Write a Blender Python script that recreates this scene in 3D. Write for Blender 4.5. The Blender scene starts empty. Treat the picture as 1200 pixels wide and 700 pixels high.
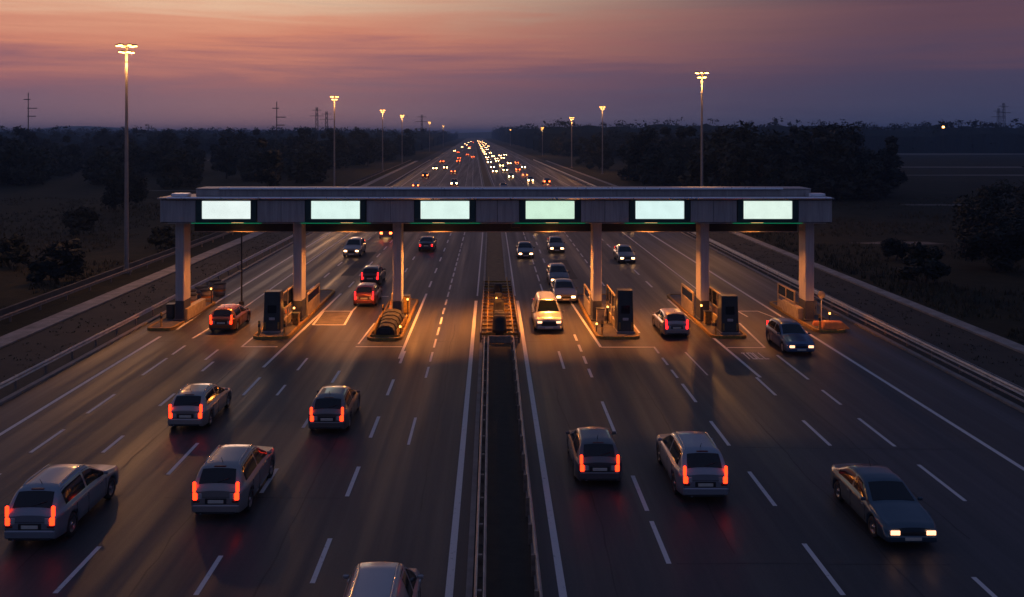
import bpy, math, random
from math import sin, cos, pi, radians, sqrt
from mathutils import Vector, noise as mnoise

random.seed(11)
SC = bpy.context.scene
COL = SC.collection
H = 12.8                                   # height of the footbridge the picture was taken from

def bend(z):                               # the motorway swings gently left beyond the plaza
    if z < 100: return 0.0
    if z < 220: return -0.0202 * (z - 100) ** 2 / 240.0
    return -1.212 - 0.0202 * (z - 220)

# ------------------------------------------------------------------ materials
def lin(c):
    return tuple(((v / 255) / 12.92 if v / 255 <= .04045 else ((v / 255 + .055) / 1.055) ** 2.4) for v in c)

def new_mat(name):
    m = bpy.data.materials.new(name); m.use_nodes = True
    nt = m.node_tree
    return m, nt, nt.nodes['Principled BSDF']

def mat(name, col, rough=.6, var=.18, scale=3.0, metal=0.0, bump=0.0, coat=0.0, stretch=(1, 1, 1), rvar=.1, bscale=None):
    m, nt, b = new_mat(name)
    tc = nt.nodes.new('ShaderNodeTexCoord'); mp = nt.nodes.new('ShaderNodeMapping')
    mp.inputs['Scale'].default_value = stretch
    nt.links.new(tc.outputs['Object'], mp.inputs['Vector'])
    n = nt.nodes.new('ShaderNodeTexNoise'); n.inputs['Scale'].default_value = scale
    n.inputs['Detail'].default_value = 6; n.inputs['Roughness'].default_value = .65
    nt.links.new(mp.outputs['Vector'], n.inputs['Vector'])
    r = nt.nodes.new('ShaderNodeMapRange'); r.inputs['From Min'].default_value = .25; r.inputs['From Max'].default_value = .75
    nt.links.new(n.outputs['Fac'], r.inputs['Value'])
    mx = nt.nodes.new('ShaderNodeMix'); mx.data_type = 'RGBA'
    mx.inputs['A'].default_value = tuple(c * (1 - var) for c in col) + (1,)
    mx.inputs['B'].default_value = tuple(min(1, c * (1 + var)) for c in col) + (1,)
    nt.links.new(r.outputs['Result'], mx.inputs['Factor'])
    nt.links.new(mx.outputs['Result'], b.inputs['Base Color'])
    rr = nt.nodes.new('ShaderNodeMapRange')
    rr.inputs['To Min'].default_value = max(.02, rough - rvar); rr.inputs['To Max'].default_value = min(1, rough + rvar)
    nt.links.new(n.outputs['Fac'], rr.inputs['Value']); nt.links.new(rr.outputs['Result'], b.inputs['Roughness'])
    b.inputs['Metallic'].default_value = metal; b.inputs['Coat Weight'].default_value = coat
    b.inputs['Coat Roughness'].default_value = .08
    if bump:
        n2 = nt.nodes.new('ShaderNodeTexNoise'); n2.inputs['Scale'].default_value = bscale or scale * 6; n2.inputs['Detail'].default_value = 4
        nt.links.new(mp.outputs['Vector'], n2.inputs['Vector'])
        bp = nt.nodes.new('ShaderNodeBump'); bp.inputs['Strength'].default_value = bump; bp.inputs['Distance'].default_value = .03
        nt.links.new(n2.outputs['Fac'], bp.inputs['Height']); nt.links.new(bp.outputs['Normal'], b.inputs['Normal'])
    return m

def glow(name, col, strength, base=(.05, .05, .05)):
    m, nt, b = new_mat(name)
    b.inputs['Base Color'].default_value = base + (1,)
    b.inputs['Emission Color'].default_value = col + (1,); b.inputs['Emission Strength'].default_value = strength
    b.inputs['Roughness'].default_value = .3
    return m

def asphalt():
    m, nt, b = new_mat('asphalt')
    N = nt.nodes.new; L = nt.links.new
    tc = N('ShaderNodeTexCoord')
    def nz(scale, st, det=5, ro=.6):
        mp = N('ShaderNodeMapping'); mp.inputs['Scale'].default_value = st
        L(tc.outputs['Object'], mp.inputs['Vector'])
        n = N('ShaderNodeTexNoise'); n.inputs['Scale'].default_value = scale; n.inputs['Detail'].default_value = det
        n.inputs['Roughness'].default_value = ro
        L(mp.outputs['Vector'], n.inputs['Vector']); return n.outputs['Fac']
    streak = nz(1.0, (.85, .012, 1)); patch = nz(.12, (1, .5, 1)); grain = nz(28, (1, 1, 1), 3); fine = nz(3.0, (1.6, .05, 1))
    def mth(op, a, bb):
        x = N('ShaderNodeMath'); x.operation = op
        for i, v in enumerate((a, bb)):
            if isinstance(v, (int, float)): x.inputs[i].default_value = v
            else: L(v, x.inputs[i])
        return x.outputs[0]
    s = mth('ADD', mth('MULTIPLY', streak, 1.15), mth('MULTIPLY', patch, .6))
    s = mth('ADD', s, mth('MULTIPLY', grain, .55)); s = mth('ADD', s, mth('MULTIPLY', fine, .45))
    r = N('ShaderNodeMapRange'); r.inputs['From Min'].default_value = 1.08; r.inputs['From Max'].default_value = 1.68
    L(s, r.inputs['Value'])
    mx = N('ShaderNodeMix'); mx.data_type = 'RGBA'
    mx.inputs['A'].default_value = (.013, .013, .0145, 1); mx.inputs['B'].default_value = (.062, .059, .058, 1)
    L(r.outputs['Result'], mx.inputs['Factor']); L(mx.outputs['Result'], b.inputs['Base Color'])
    r2 = N('ShaderNodeMapRange'); r2.inputs['From Min'].default_value = .3; r2.inputs['From Max'].default_value = .7; r2.inputs['To Min'].default_value = .34; r2.inputs['To Max'].default_value = .74
    L(streak, r2.inputs['Value']); L(r2.outputs['Result'], b.inputs['Roughness'])
    bp = N('ShaderNodeBump'); bp.inputs['Strength'].default_value = .35; bp.inputs['Distance'].default_value = .01
    L(grain, bp.inputs['Height']); L(bp.outputs['Normal'], b.inputs['Normal'])
    return m

def paint_marking():
    m, nt, b = new_mat('marking_paint')
    N = nt.nodes.new; L = nt.links.new
    tc = N('ShaderNodeTexCoord')
    n = N('ShaderNodeTexNoise'); n.inputs['Scale'].default_value = 5; n.inputs['Detail'].default_value = 8; n.inputs['Roughness'].default_value = .75
    L(tc.outputs['Object'], n.inputs['Vector'])
    r = N('ShaderNodeValToRGB'); e = r.color_ramp.elements
    e[0].position = .30; e[0].color = (.10, .10, .10, 1); e[1].position = .42; e[1].color = (.62, .60, .58, 1)
    L(n.outputs['Fac'], r.inputs['Fac']); L(r.outputs['Color'], b.inputs['Base Color'])
    b.inputs['Roughness'].default_value = .65
    return m

def ground_mat():
    m, nt, b = new_mat('rough_grassland')
    N = nt.nodes.new; L = nt.links.new
    tc = N('ShaderNodeTexCoord')
    def nz(scale, det=8, ro=.65):
        n = N('ShaderNodeTexNoise'); n.inputs['Scale'].default_value = scale; n.inputs['Detail'].default_value = det
        n.inputs['Roughness'].default_value = ro
        L(tc.outputs['Object'], n.inputs['Vector']); return n.outputs['Fac']
    a = nz(.025); c = nz(.35, 8, .75)
    r = N('ShaderNodeValToRGB'); el = r.color_ramp.elements
    el[0].position = .3; el[0].color = (.008, .011, .006, 1); el[1].position = .74; el[1].color = (.055, .042, .022, 1)
    x = el.new(.5); x.color = (.021, .021, .011, 1)
    mth = N('ShaderNodeMath'); mth.operation = 'MULTIPLY_ADD'; L(c, mth.inputs[0]); mth.inputs[1].default_value = .6
    m2 = N('ShaderNodeMath'); m2.operation = 'MULTIPLY'; L(a, m2.inputs[0]); m2.inputs[1].default_value = .45
    L(m2.outputs[0], mth.inputs[2])
    L(mth.outputs[0], r.inputs['Fac']); L(r.outputs['Color'], b.inputs['Base Color'])
    b.inputs['Roughness'].default_value = .95; b.inputs['Specular IOR Level'].default_value = .15
    bp = N('ShaderNodeBump'); bp.inputs['Strength'].default_value = .8; bp.inputs['Distance'].default_value = .25
    L(c, bp.inputs['Height']); L(bp.outputs['Normal'], b.inputs['Normal'])
    return m

M = dict(
    asphalt=asphalt(), paint=paint_marking(), ground=ground_mat(),
    island=mat('island_slab_concrete', (.11, .10, .09), .9, .5, 1.6, bump=.4),
    concrete=mat('weathered_concrete', (.22, .205, .19), .85, .35, 1.6, bump=.3),
    medianrail=mat('median_rail_steel', (.52, .42, .33), .5, .35, 2.5, metal=.2),
    oldwall=mat('old_wall_concrete', (.085, .078, .07), .9, .45, .7, bump=.4),
    path=mat('path_concrete', (.27, .245, .22), .9, .45, .9, bump=.4),
    verge=mat('verge_soil', (.032, .029, .022), .95, .55, .35, bump=.5),
    median=mat('median_turf', (.030, .028, .020), .95, .4, 2.5, bump=.4),
    median_brown=mat('median_gravel', (.13, .095, .05), .95, .4, 2.0, bump=.6),
    dirt=mat('bare_dirt', (.13, .11, .09), .95, .4, .2),
    steel=mat('galvanised_steel', (.46, .45, .45), .45, .35, 2.0, metal=.35),
    rust=mat('weathered_rail_steel', (.24, .19, .155), .6, .45, 3.0, metal=.3),
    cladding=mat('grey_cladding', (.36, .34, .335), .5, .32, 2.2, metal=.0, stretch=(2.2, 1, .16)),
    trim=mat('polished_trim', (.86, .88, .92), .28, .06, 2.0, metal=.9, rvar=.03),
    darkmetal=mat('dark_metal', (.028, .029, .032), .5, .3, 2.0, metal=.2),
    column=mat('column_paint', (.44, .42, .41), .55, .22, 2.5, bump=.05, stretch=(2, 2, .2)),
    columnbase=mat('column_base_paint', (.045, .05, .065), .6, .3, 2.0),
    bezel=mat('sign_bezel', (.012, .045, .042), .4, .2, 3.0),
    yellow=mat('kerb_yellow', (.30, .18, .035), .75, .6, 5.0),
    cream=mat('cream_panel_paint', (.40, .32, .19), .6, .4, 3.0),
    lensred=mat('lamp_lens_red', (.20, .012, .010), .15, .1, 9.0, coat=.6),
    lensclear=mat('lamp_lens_clear', (.42, .40, .40), .12, .15, 9.0, coat=.6),
    seam=mat('panel_gap', (.008, .008, .009), .8, .1, 5.0),
    tar=mat('tar_repair', (.011, .011, .012), .55, .35, 2.0, bump=.3),
    newtar=mat('asphalt_patch', (.027, .0265, .027), .75, .35, 1.2, bump=.4),
    rubber=mat('black_rubber', (.022, .022, .022), .75, .3, 4.0),
    cabinet=mat('dark_cabinet_steel', (.045, .05, .05), .4, .3, 2.0, metal=.3),
    orange=mat('orange_plastic', (.60, .20, .03), .5, .25, 3.0),
    lamp_pole=mat('lamp_pole_steel', (.30, .28, .27), .45, .2, 1.0, metal=.5),
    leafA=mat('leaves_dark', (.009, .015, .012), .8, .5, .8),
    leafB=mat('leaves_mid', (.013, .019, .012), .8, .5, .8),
    bark=mat('bark', (.045, .035, .026), .9, .4, 3.0, bump=.5),
    grass=mat('dry_grass', (.040, .036, .017), .9, .5, .2),
    hill=mat('far_hill', (.05, .06, .05), .95, .3, .002),
    glass=mat('car_glass', (.008, .011, .014), .07, .1, 1.0, rvar=.03),
    tyre=mat('tyre_rubber', (.02, .02, .02), .8, .2, 6.0),
    rim=mat('alloy_rim', (.4, .4, .42), .3, .15, 4.0, metal=.9),
    plastic=mat('black_plastic', (.02, .02, .022), .55, .2, 5.0),
    plate=mat('plate_white', (.55, .53, .45), .5, .1, 5.0),
    chrome=mat('chrome_strip', (.6, .6, .6), .15, .1, 5.0, metal=1.0),
    tail=glow('tail_lamp_glow', (1, .032, .006), 4.6, (.25, .01, .01)),
    tailred=glow('red_tail_lamp_glow', (1, .012, .014), 4.0, (.25, .01, .01)),
    head=glow('headlamp_glow', (1, .48, .24), 2.6, (.5, .5, .5)),
    midhead=glow('oncoming_headlamp_glow', (1, .50, .20), 14.0, (.5, .5, .5)),
    farhead=glow('distant_headlamp_glow', (1, .56, .22), 60.0, (.5, .5, .5)),
    fartail=glow('distant_tail_lamp_glow', (1, .10, .02), 22.0, (.3, .02, .02)),
    indicator=glow('indicator_glow', (1, .22, .02), 8.0, (.4, .1, .01)),
    brake=mat('brake_strip_plastic', (.12, .008, .008), .3),
    lumin=glow('sodium_lens_glow', (1, .42, .09), 16.0, (.4, .3, .2)),
    bulk=glow('bulkhead_lens_glow', (1, .42, .09), 8.0, (.4, .3, .2)),
    down=glow('downlight_lens_glow', (1, .45, .14), 6.0, (.4, .3, .2)),
    strip=glow('green_reflection_glow', (.0, .42, .20), .38, (.02, .1, .06)),  # emission painted in for green light reflected on the beam lip
)
def screen_mat(name, c):
    m = glow(name, c, 1.0, (.02, .02, .02)); nt = m.node_tree
    tc = nt.nodes.new('ShaderNodeTexCoord'); n = nt.nodes.new('ShaderNodeTexNoise'); n.inputs['Scale'].default_value = 1.1; n.inputs['Detail'].default_value = 3
    nt.links.new(tc.outputs['Object'], n.inputs['Vector'])
    r = nt.nodes.new('ShaderNodeMapRange'); r.inputs['From Min'].default_value = .3; r.inputs['From Max'].default_value = .7
    r.inputs['To Min'].default_value = .93; r.inputs['To Max'].default_value = 1.04
    nt.links.new(n.outputs['Fac'], r.inputs['Value']); nt.links.new(r.outputs['Result'], nt.nodes['Principled BSDF'].inputs['Emission Strength'])
    return m
SIGN = [screen_mat('sign_screen_glow_%s' % n, c) for n, c in (
    ('white', lin((236, 250, 246))), ('cyan', lin((222, 247, 240))), ('aqua', lin((224, 249, 240))),
    ('green', lin((208, 240, 216))), ('pale', lin((220, 247, 244))), ('mint', lin((226, 246, 234))))]

# ------------------------------------------------------------------ mesh helper
class MB:
    def __init__(s): s.v = []; s.f = []; s.mi = []; s.sm = []
    def add(s, vs, fs, mi=0, smooth=False):
        o = len(s.v); s.v += [tuple(p) for p in vs]
        for f in fs: s.f.append(tuple(i + o for i in f)); s.mi.append(mi); s.sm.append(smooth)
        return s
    def box(s, x0, x1, y0, y1, z0, z1, mi=0, b=0.0):
        if b <= 0:
            v = [(x, y, z) for z in (z0, z1) for y in (y0, y1) for x in (x0, x1)]
            return s.add(v, [(0, 2, 3, 1), (4, 5, 7, 6), (0, 1, 5, 4), (2, 6, 7, 3), (0, 4, 6, 2), (1, 3, 7, 5)], mi)
        b = min(b, (x1 - x0) * .45, (y1 - y0) * .45, (z1 - z0) * .45)
        def ring(i, z): 
            return [(x0 + i + b, y0 + i, z), (x1 - i - b, y0 + i, z), (x1 - i, y0 + i + b, z), (x1 - i, y1 - i - b, z),
                    (x1 - i - b, y1 - i, z), (x0 + i + b, y1 - i, z), (x0 + i, y1 - i - b, z), (x0 + i, y0 + i + b, z)]
        rs = [ring(b * .7, z0), ring(0, z0 + b), ring(0, z1 - b), ring(b * .7, z1)]
        v = [p for r in rs for p in r]; f = [tuple(range(7, -1, -1)), tuple(range(24, 32))]
        for k in range(3):
            for i in range(8):
                j = (i + 1) % 8; f.append((k * 8 + i, k * 8 + j, k * 8 + 8 + j, k * 8 + 8 + i))
        return s.add(v, f, mi)
    def tube(s, pts, radii, n=10, mi=0, cap=True):
        rings = []
        pts = [Vector(p) for p in pts]
        if not isinstance(radii, (list, tuple)): radii = [radii] * len(pts)
        for i, p in enumerate(pts):
            d = (pts[min(i + 1, len(pts) - 1)] - pts[max(i - 1, 0)]).normalized()
            a = d.cross(Vector((0, 0, 1)) if abs(d.z) < .9 else Vector((0, 1, 0))).normalized(); c = d.cross(a).normalized()
            rings.append([p + (a * cos(2 * pi * k / n) + c * sin(2 * pi * k / n)) * radii[i] for k in range(n)])
        v = [p for r in rings for p in r]; f = []
        for i in range(len(rings) - 1):
            for k in range(n):
                k2 = (k + 1) % n; f.append((i * n + k, i * n + k2, (i + 1) * n + k2, (i + 1) * n + k))
        s.add(v, f, mi, True)
        if cap:
            s.add(rings[0], [tuple(range(n - 1, -1, -1))], mi); s.add(rings[-1], [tuple(range(n))], mi)
        return s
    def lathe(s, prof, c, axis='z', n=24, mi=0, smooth=True):     # prof: (r, h)
        v = []; f = []
        for r, h in prof:
            for k in range(n):
                a = 2 * pi * k / n
                if axis == 'z': v.append((c[0] + r * cos(a), c[1] + r * sin(a), c[2] + h))
                else: v.append((c[0] + h, c[1] + r * cos(a), c[2] + r * sin(a)))
        for i in range(len(prof) - 1):
            for k in range(n):
                k2 = (k + 1) % n; f.append((i * n + k, i * n + k2, (i + 1) * n + k2, (i + 1) * n + k))
        return s.add(v, f, mi, smooth)
    def prism(s, poly, z0, z1, mi=0, mtop=None):
        n = len(poly)
        s.add([(x, y, z0) for x, y in poly] + [(x, y, z1) for x, y in poly],
              [(i, (i + 1) % n, n + (i + 1) % n, n + i) for i in range(n)], mi)
        return s.add([(x, y, z1) for x, y in poly], [tuple(range(n))], mi if mtop is None else mtop)
    def sweep(s, prof, path, mi=0, smooth=False, closed=True):    # prof (dx, z), path (x, y)
        n = len(prof); v = []; f = []
        for x, y in path: v += [(x + dx, y, z) for dx, z in prof]
        for i in range(len(path) - 1):
            for k in range(n if closed else n - 1):
                k2 = (k + 1) % n; f.append((i * n + k, i * n + k2, (i + 1) * n + k2, (i + 1) * n + k))
        if closed: f += [tuple(range(n - 1, -1, -1)), tuple(range((len(path) - 1) * n, len(path) * n))]
        return s.add(v, f, mi, smooth)
    def mesh(s, name, mats):
        me = bpy.data.meshes.new(name); me.from_pydata(s.v, [], s.f)
        for m in (mats if isinstance(mats, (list, tuple)) else [mats]): me.materials.append(m)
        me.polygons.foreach_set('material_index', s.mi); me.polygons.foreach_set('use_smooth', s.sm)
        me.update(); return me
    def build(s, name, mats, parent=None, loc=None, bevel=0):
        o = bpy.data.objects.new(name, s.mesh(name, mats)); COL.objects.link(o)
        if parent: o.parent = parent
        if loc: o.location = loc
        if bevel:
            b = o.modifiers.new('edge', 'BEVEL'); b.width = bevel; b.segments = 2; b.limit_method = 'ANGLE'
        return o

def tag(o, label=None, cat=None, group=None, kind=None):
    if label: o['label'] = label
    if cat: o['category'] = cat
    if group: o['group'] = group
    if kind: o['kind'] = kind
    return o
def thing(name, loc, label, cat, group=None, rz=0):
    o = bpy.data.objects.new(name, None); COL.objects.link(o); o.location = loc; o.rotation_euler = (0, 0, rz)
    o.empty_display_size = .3
    return tag(o, label, cat, group)
def kids(o): return [c for c in COL.objects if c.parent == o]
def link_copy(src, name=None, parent=None):
    c = src.copy(); COL.objects.link(c)
    if parent: c.parent = parent
    return c
def light(name, kind, loc, energy, col, parent=None, **kw):
    l = bpy.data.lights.new(name, kind); l.energy = energy; l.color = col
    for k, v in kw.items(): setattr(l, k, v)
    o = bpy.data.objects.new(name, l); COL.objects.link(o); o.location = loc
    if parent: o.parent = parent
    return o
def zs(z0, z1):
    out = []; z = z0
    while z < z1:
        out.append(z); z += 6 if z < 120 else 15 if z < 400 else 60
    return out + [z1]
def path_at(x, z0, z1): return [(x + bend(z), z) for z in zs(z0, z1)]
def strip(mb, xa, xb, z0, z1, h, mi=0):
    P = zs(z0, z1); v = []
    for z in P: v += [(xa + bend(z), z, h), (xb + bend(z), z, h)]
    mb.add(v, [(2 * i, 2 * i + 1, 2 * i + 3, 2 * i + 2) for i in range(len(P) - 1)], mi)

# ------------------------------------------------------------------ ground, road, markings
g = MB(); g.add([(-9000, -300, 0), (9000, -300, 0), (9000, 9000, 0), (-9000, 9000, 0)], [(0, 1, 2, 3)])
tag(g.build('ground', M['ground']), kind='structure')
FAR = 3400
r = MB(); strip(r, -23.2, 24.4, 8, FAR, .012); tag(r.build('road', M['asphalt']), kind='structure')
v_ = MB(); strip(v_, -29.1, -23.35, 8, 900, .008); strip(v_, 24.55, 30.9, 8, 900, .008)
tag(v_.build('verge', M['verge']), kind='structure')
p_ = MB()
p_.sweep([(-.75, -.05), (-.75, .10), (.75, .10), (.75, -.05)], path_at(-30.0, 8, 420))
tag(p_.build('footpath', M['path']), kind='structure')
p_ = MB()
p_.sweep([(-.65, -.05), (-.65, .14), (.25, .16), (.55, .05), (.65, -.05)], path_at(31.5, 8, 420))
tag(p_.build('drainage_channel', M['path']), kind='structure')
k_ = MB()
for x in (-23.28, 24.48): k_.sweep([(-.14, -.05), (-.14, .13), (.14, .13), (.14, -.05)], path_at(x, 8, 900))
for x in (-.62, 1.30): k_.sweep([(-.09, -.05), (-.09, .15), (.09, .15), (.09, -.05)], path_at(x, 8, 1500))
tag(k_.build('kerb', M['concrete']), kind='structure')
md = MB(); strip(md, -.53, 1.21, 8, 53.2, .09); tag(md.build('median_turf', M['median']), kind='structure')
md = MB(); strip(md, -.53, 1.21, 53.2, 1500, .10); tag(md.build('median_strip', M['median_brown']), kind='structure')

mk = MB(); PH = .016
def seg(x0, z0, x1, z1, w=.14):
    d = Vector((x1 - x0, z1 - z0)); d.normalize(); n = Vector((-d.y, d.x)) * w / 2
    if abs(x1 - x0) < .01 and z1 - z0 > 6: strip(mk, x0 - w / 2, x0 + w / 2, z0, z1, PH)
    else:
        a, c = bend(z0), bend(z1)
        mk.add([(x0 + a + n.x, z0 + n.y, PH), (x1 + c + n.x, z1 + n.y, PH), (x1 + c - n.x, z1 - n.y, PH), (x0 + a - n.x, z0 - n.y, PH)], [(3, 2, 1, 0)])
def dash(x, start, per, ln, end, w=.15):
    z = start
    while z < end:
        seg(x, z, x, z + ln, w); z += per
seg(-20.9, 9, -20.9, 56, .20); seg(-20.55, 58, -20.9, 68, .16); seg(-20.9, 68, -20.9, 1800, .20)
seg(20.3, 9, 20.3, 1800, .20)
seg(-1.18, 9, -1.18, 68, .22); seg(-1.12, 70, -1.12, 1800, .12)
seg(1.98, 9, 1.98, 68, .22); seg(1.86, 70, 1.86, 1800, .12)
for z0, z1 in ((22.0, 24.6), (30.2, 33.4), (35.6, 38.4), (40.6, 43.6), (47.0, 50.6), (51.4, 53.6)): seg(-18.5, z0, -18.5, z1, .15)
seg(-18.7, 55.5, -18.2, 66, .14); seg(-18.2, 66, -18.2, 128, .14); dash(-18.2, 132, 12, 5, 900)
dash(-15.6, 23.4, 6.1, 2.0, 50); seg(-16.2, 50.2, -16.2, 52.6, .15); dash(-14.9, 72, 7, 2.6, 900)
for z0, z1 in ((16, 18.6), (24.7, 27.5), (33.3, 36.7), (43.4, 46.6)): seg(-12.15, z0, -12.15, z1, .15)
seg(-12.5, 48.6, -12.05, 71, .17); dash(-11.9, 74, 6, 2.8, 900)
for z0, z1 in ((43.4, 45.2), (48, 50.6)): seg(-10.5, z0, -10.5, z1, .13)
dash(-8.2, 17.6, 7, 2.3, 52); seg(-8.1, 54, -7.9, 60, .1); dash(-8.0, 74, 8, 2.4, 900)
dash(-5.1, 19.2, 6.05, 2.8, 50); seg(-5.25, 50.5, -5.2, 71, .16); dash(-5.2, 74, 7.5, 3, 700)
seg(-3.42, 36.5, -3.42, 40, .12); dash(-3.45, 46.5, 3.3, 2.2, 100, .12); dash(-3.45, 100, 6, 4, 700, .13)
dash(5.28, 12.6, 6.9, 2.9, 30.2); seg(5.28, 30.1, 5.28, 33.2, .15); seg(5.28, 37.9, 5.28, 42.4, .14)
dash(5.28, 46.6, 2.75, 1.7, 56, .15); dash(5.28, 74, 7, 3, 900); seg(3.95, 48.3, 3.95, 52.2, .14)
dash(4.15, 72, 5.0, 3.6, 160, .12)
dash(9.75, 24.6, 5.9, 3.1, 46); dash(9.75, 46.5, 2.6, 1.6, 53, .13); seg(11.45, 47, 11.35, 52, .1); dash(9.5, 57, 4.4, 2.6, 110, .13); dash(9.5, 114, 8, 3.4, 900)
dash(13.9, 22.4, 7.0, 3.2, 46); seg(14.12, 46.6, 13.62, 68.5, .17); dash(13.4, 74, 6.5, 3.0, 900)
for z0, z1 in ((19, 22), (30.9, 34.3), (36.3, 39.9), (41.9, 44.3), (46.2, 51.3)): seg(16.5, z0, 16.5, z1, .15)
seg(16.9, 68, 17.1, 130, .14); seg(17.9, 62, 17.2, 72, .13); dash(17.1, 134, 12, 5, 900)
# plaza boxes
seg(-15.05, 53.3, -12.85, 53.3, .16); seg(-15.0, 53.3, -14.95, 60, .13)
seg(-8.15, 53.3, -5.35, 53.3, .14); seg(-.5, 53.5, 1.2, 53.5, .13)
seg(6.55, 53.2, 9.75, 53.2, .16); seg(6.55, 53.2, 5.95, 69.5, .16)
seg(14.05, 53.1, 16.35, 53.1, .16); seg(16.35, 53.1, 16.75, 60, .14)
seg(3.1, 69, 5.0, 69, .2); seg(-9.8, 69.8, -8.1, 69.8, .2); seg(-10.05, 64, -9.8, 69.8, .14)
for a in ((-11.95, 59.4, -9.85, 59.4), (-12.1, 64, -10.05, 64), (-11.95, 59.4, -12.1, 64), (-9.85, 59.4, -10.05, 64)): seg(*a, .15)
seg(17.7, 64, 19.2, 64, .18); seg(19.2, 64, 20.0, 60.5, .12)
# stretched lettering on the tarmac
def letter(ch, x, z, w=.22, h=1.5, t=.075):
    if ch == 'T': seg(x, z + h - .08, x + w, z + h - .08, .16); seg(x + w / 2, z, x + w / 2, z + h - .16, t)
    if ch == 'O': seg(x, z, x, z + h, t); seg(x + w, z, x + w, z + h, t); seg(x + .04, z + .08, x + w - .04, z + .08, .16); seg(x + .04, z + h - .08, x + w - .04, z + h - .08, .16)
    if ch == 'L': seg(x, z, x, z + h, t); seg(x + .04, z + .08, x + w, z + .08, .16)
for i, ch in enumerate('TOLL'): letter(ch, 14.55 + .34 * i, 50.35)
tag(mk.build('road_markings', M['paint']), kind='structure')
pd = MB(); pd.add([(-11.9, 59.45, .014), (-9.9, 59.45, .014), (-10.1, 63.9, .014), (-12.05, 63.9, .014)], [(0, 1, 2, 3)])
tag(pd.build('concrete_pad', M['island']), kind='structure')

rp = MB()
def patch_rect(x0, x1, z0, z1, h=.0135): rp.add([(x0, z0, h), (x1, z0, h), (x1, z1, h), (x0, z1, h)], [(0, 1, 2, 3)])
for a in ((6.2, 7.6, 78, 90), (-13.6, -12.4, 80, 96)): patch_rect(*a)
tag(rp.build('road_patch', M['newtar']), kind='structure')
tr = MB(); rj = random.Random(21)
def tarline(x, z0, z1, w=.05):
    pts = []; z = z0; xx = x
    while z < z1:
        pts.append((xx, z)); z += .7; xx += rj.gauss(0, .035)
    v = []
    for px, pz in pts: ww = w * rj.uniform(.6, 1.3) / 2; v += [(px - ww, pz, .0148), (px + ww, pz, .0148)]
    tr.add(v, [(2 * i, 2 * i + 1, 2 * i + 3, 2 * i + 2) for i in range(len(pts) - 1)])
def tarcross(z, x0, x1, w=.05):
    v = []; n = int((x1 - x0) / .6)
    zz = z
    for i in range(n + 1): zz += rj.gauss(0, .02); ww = w * rj.uniform(.6, 1.3) / 2; x = x0 + (x1 - x0) * i / n; v += [(x, zz - ww, .0149), (x, zz + ww, .0149)]
    tr.add(v, [(2 * i, 2 * i + 2, 2 * i + 3, 2 * i + 1) for i in range(n)])
for x, a, c in ((-6.6, 22, 48), (-10.1, 19, 37), (-13.9, 26, 52), (3.6, 20, 45), (7.4, 27, 52), (11.9, 18, 40), (15.1, 28, 47), (-2.4, 30, 60), (-17.1, 30, 50), (7.9, 72, 120), (-9.2, 74, 110)): tarline(x, a, c)
for z, a, c in ((31.2, -11.5, -5.3), (39.6, -20.5, -8.4), (26.4, 5.5, 13.6), (42.8, 2.2, 9.5), (50.6, -8, -1.5), (36.2, 10, 20), (47.4, 9.9, 20), (24.2, -8, -1.4)): tarcross(z, a, c)
for z in (54.6, 73.5): tarcross(z, -20.6, -1.4, .09); tarcross(z, 2.1, 20.2, .09)
tag(tr.build('road_crack_seal', M['tar']), kind='structure')

# dirt tracks and bare patches out in the fields
dt = MB()
def blob(cx, cz, rx, rz, h=.006, n=40):
    ph = random.random() * 9
    dt.add([(cx + rx * cos(a) * (1 + .25 * sin(3 * a + ph) + .12 * sin(7 * a)), cz + rz * sin(a) * (1 + .3 * sin(2 * a + ph)), h) for a in [2 * pi * i / n for i in range(n)]], [tuple(range(n))])
for (cx, cz, rx, rz) in ((190, 341, 95, 5), (185, 275, 90, 3.2), (79, 160, 6, 2.2), (-200, 300, 26, 5), (-158, 430, 30, 9), (250, 560, 120, 22), (-70, 200, 9, 1.6), (48, 104, 5, 1.2)):
    blob(cx, cz, rx, rz)
tag(dt.build('dirt_track', M['dirt']), kind='structure')

# low hills on the horizon
hl = MB(); v = []; f = []
NX = 90
for i in range(NX):
    x = -4200 + 8400 * i / (NX - 1)
    for j, (zz, k) in enumerate(((2750, 0), (3000, 1), (3250, .7), (3500, 0))):
        hh = 14 + 20 * max(0, mnoise.noise((x * .0021, j * .2, 3))) + 6 * mnoise.noise((x * .006, j, 1))
        hh = min(42, hh + 24 * math.exp(-((x + 1350) / 230) ** 2))
        v.append((x, zz, max(0, hh) * k))
for i in range(NX - 1):
    for j in range(3): f.append((i * 4 + j, i * 4 + 4 + j, i * 4 + 5 + j, i * 4 + 1 + j))
hl.add(v, f, 0, True); tag(hl.build('hills', M['hill']), kind='structure')

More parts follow.
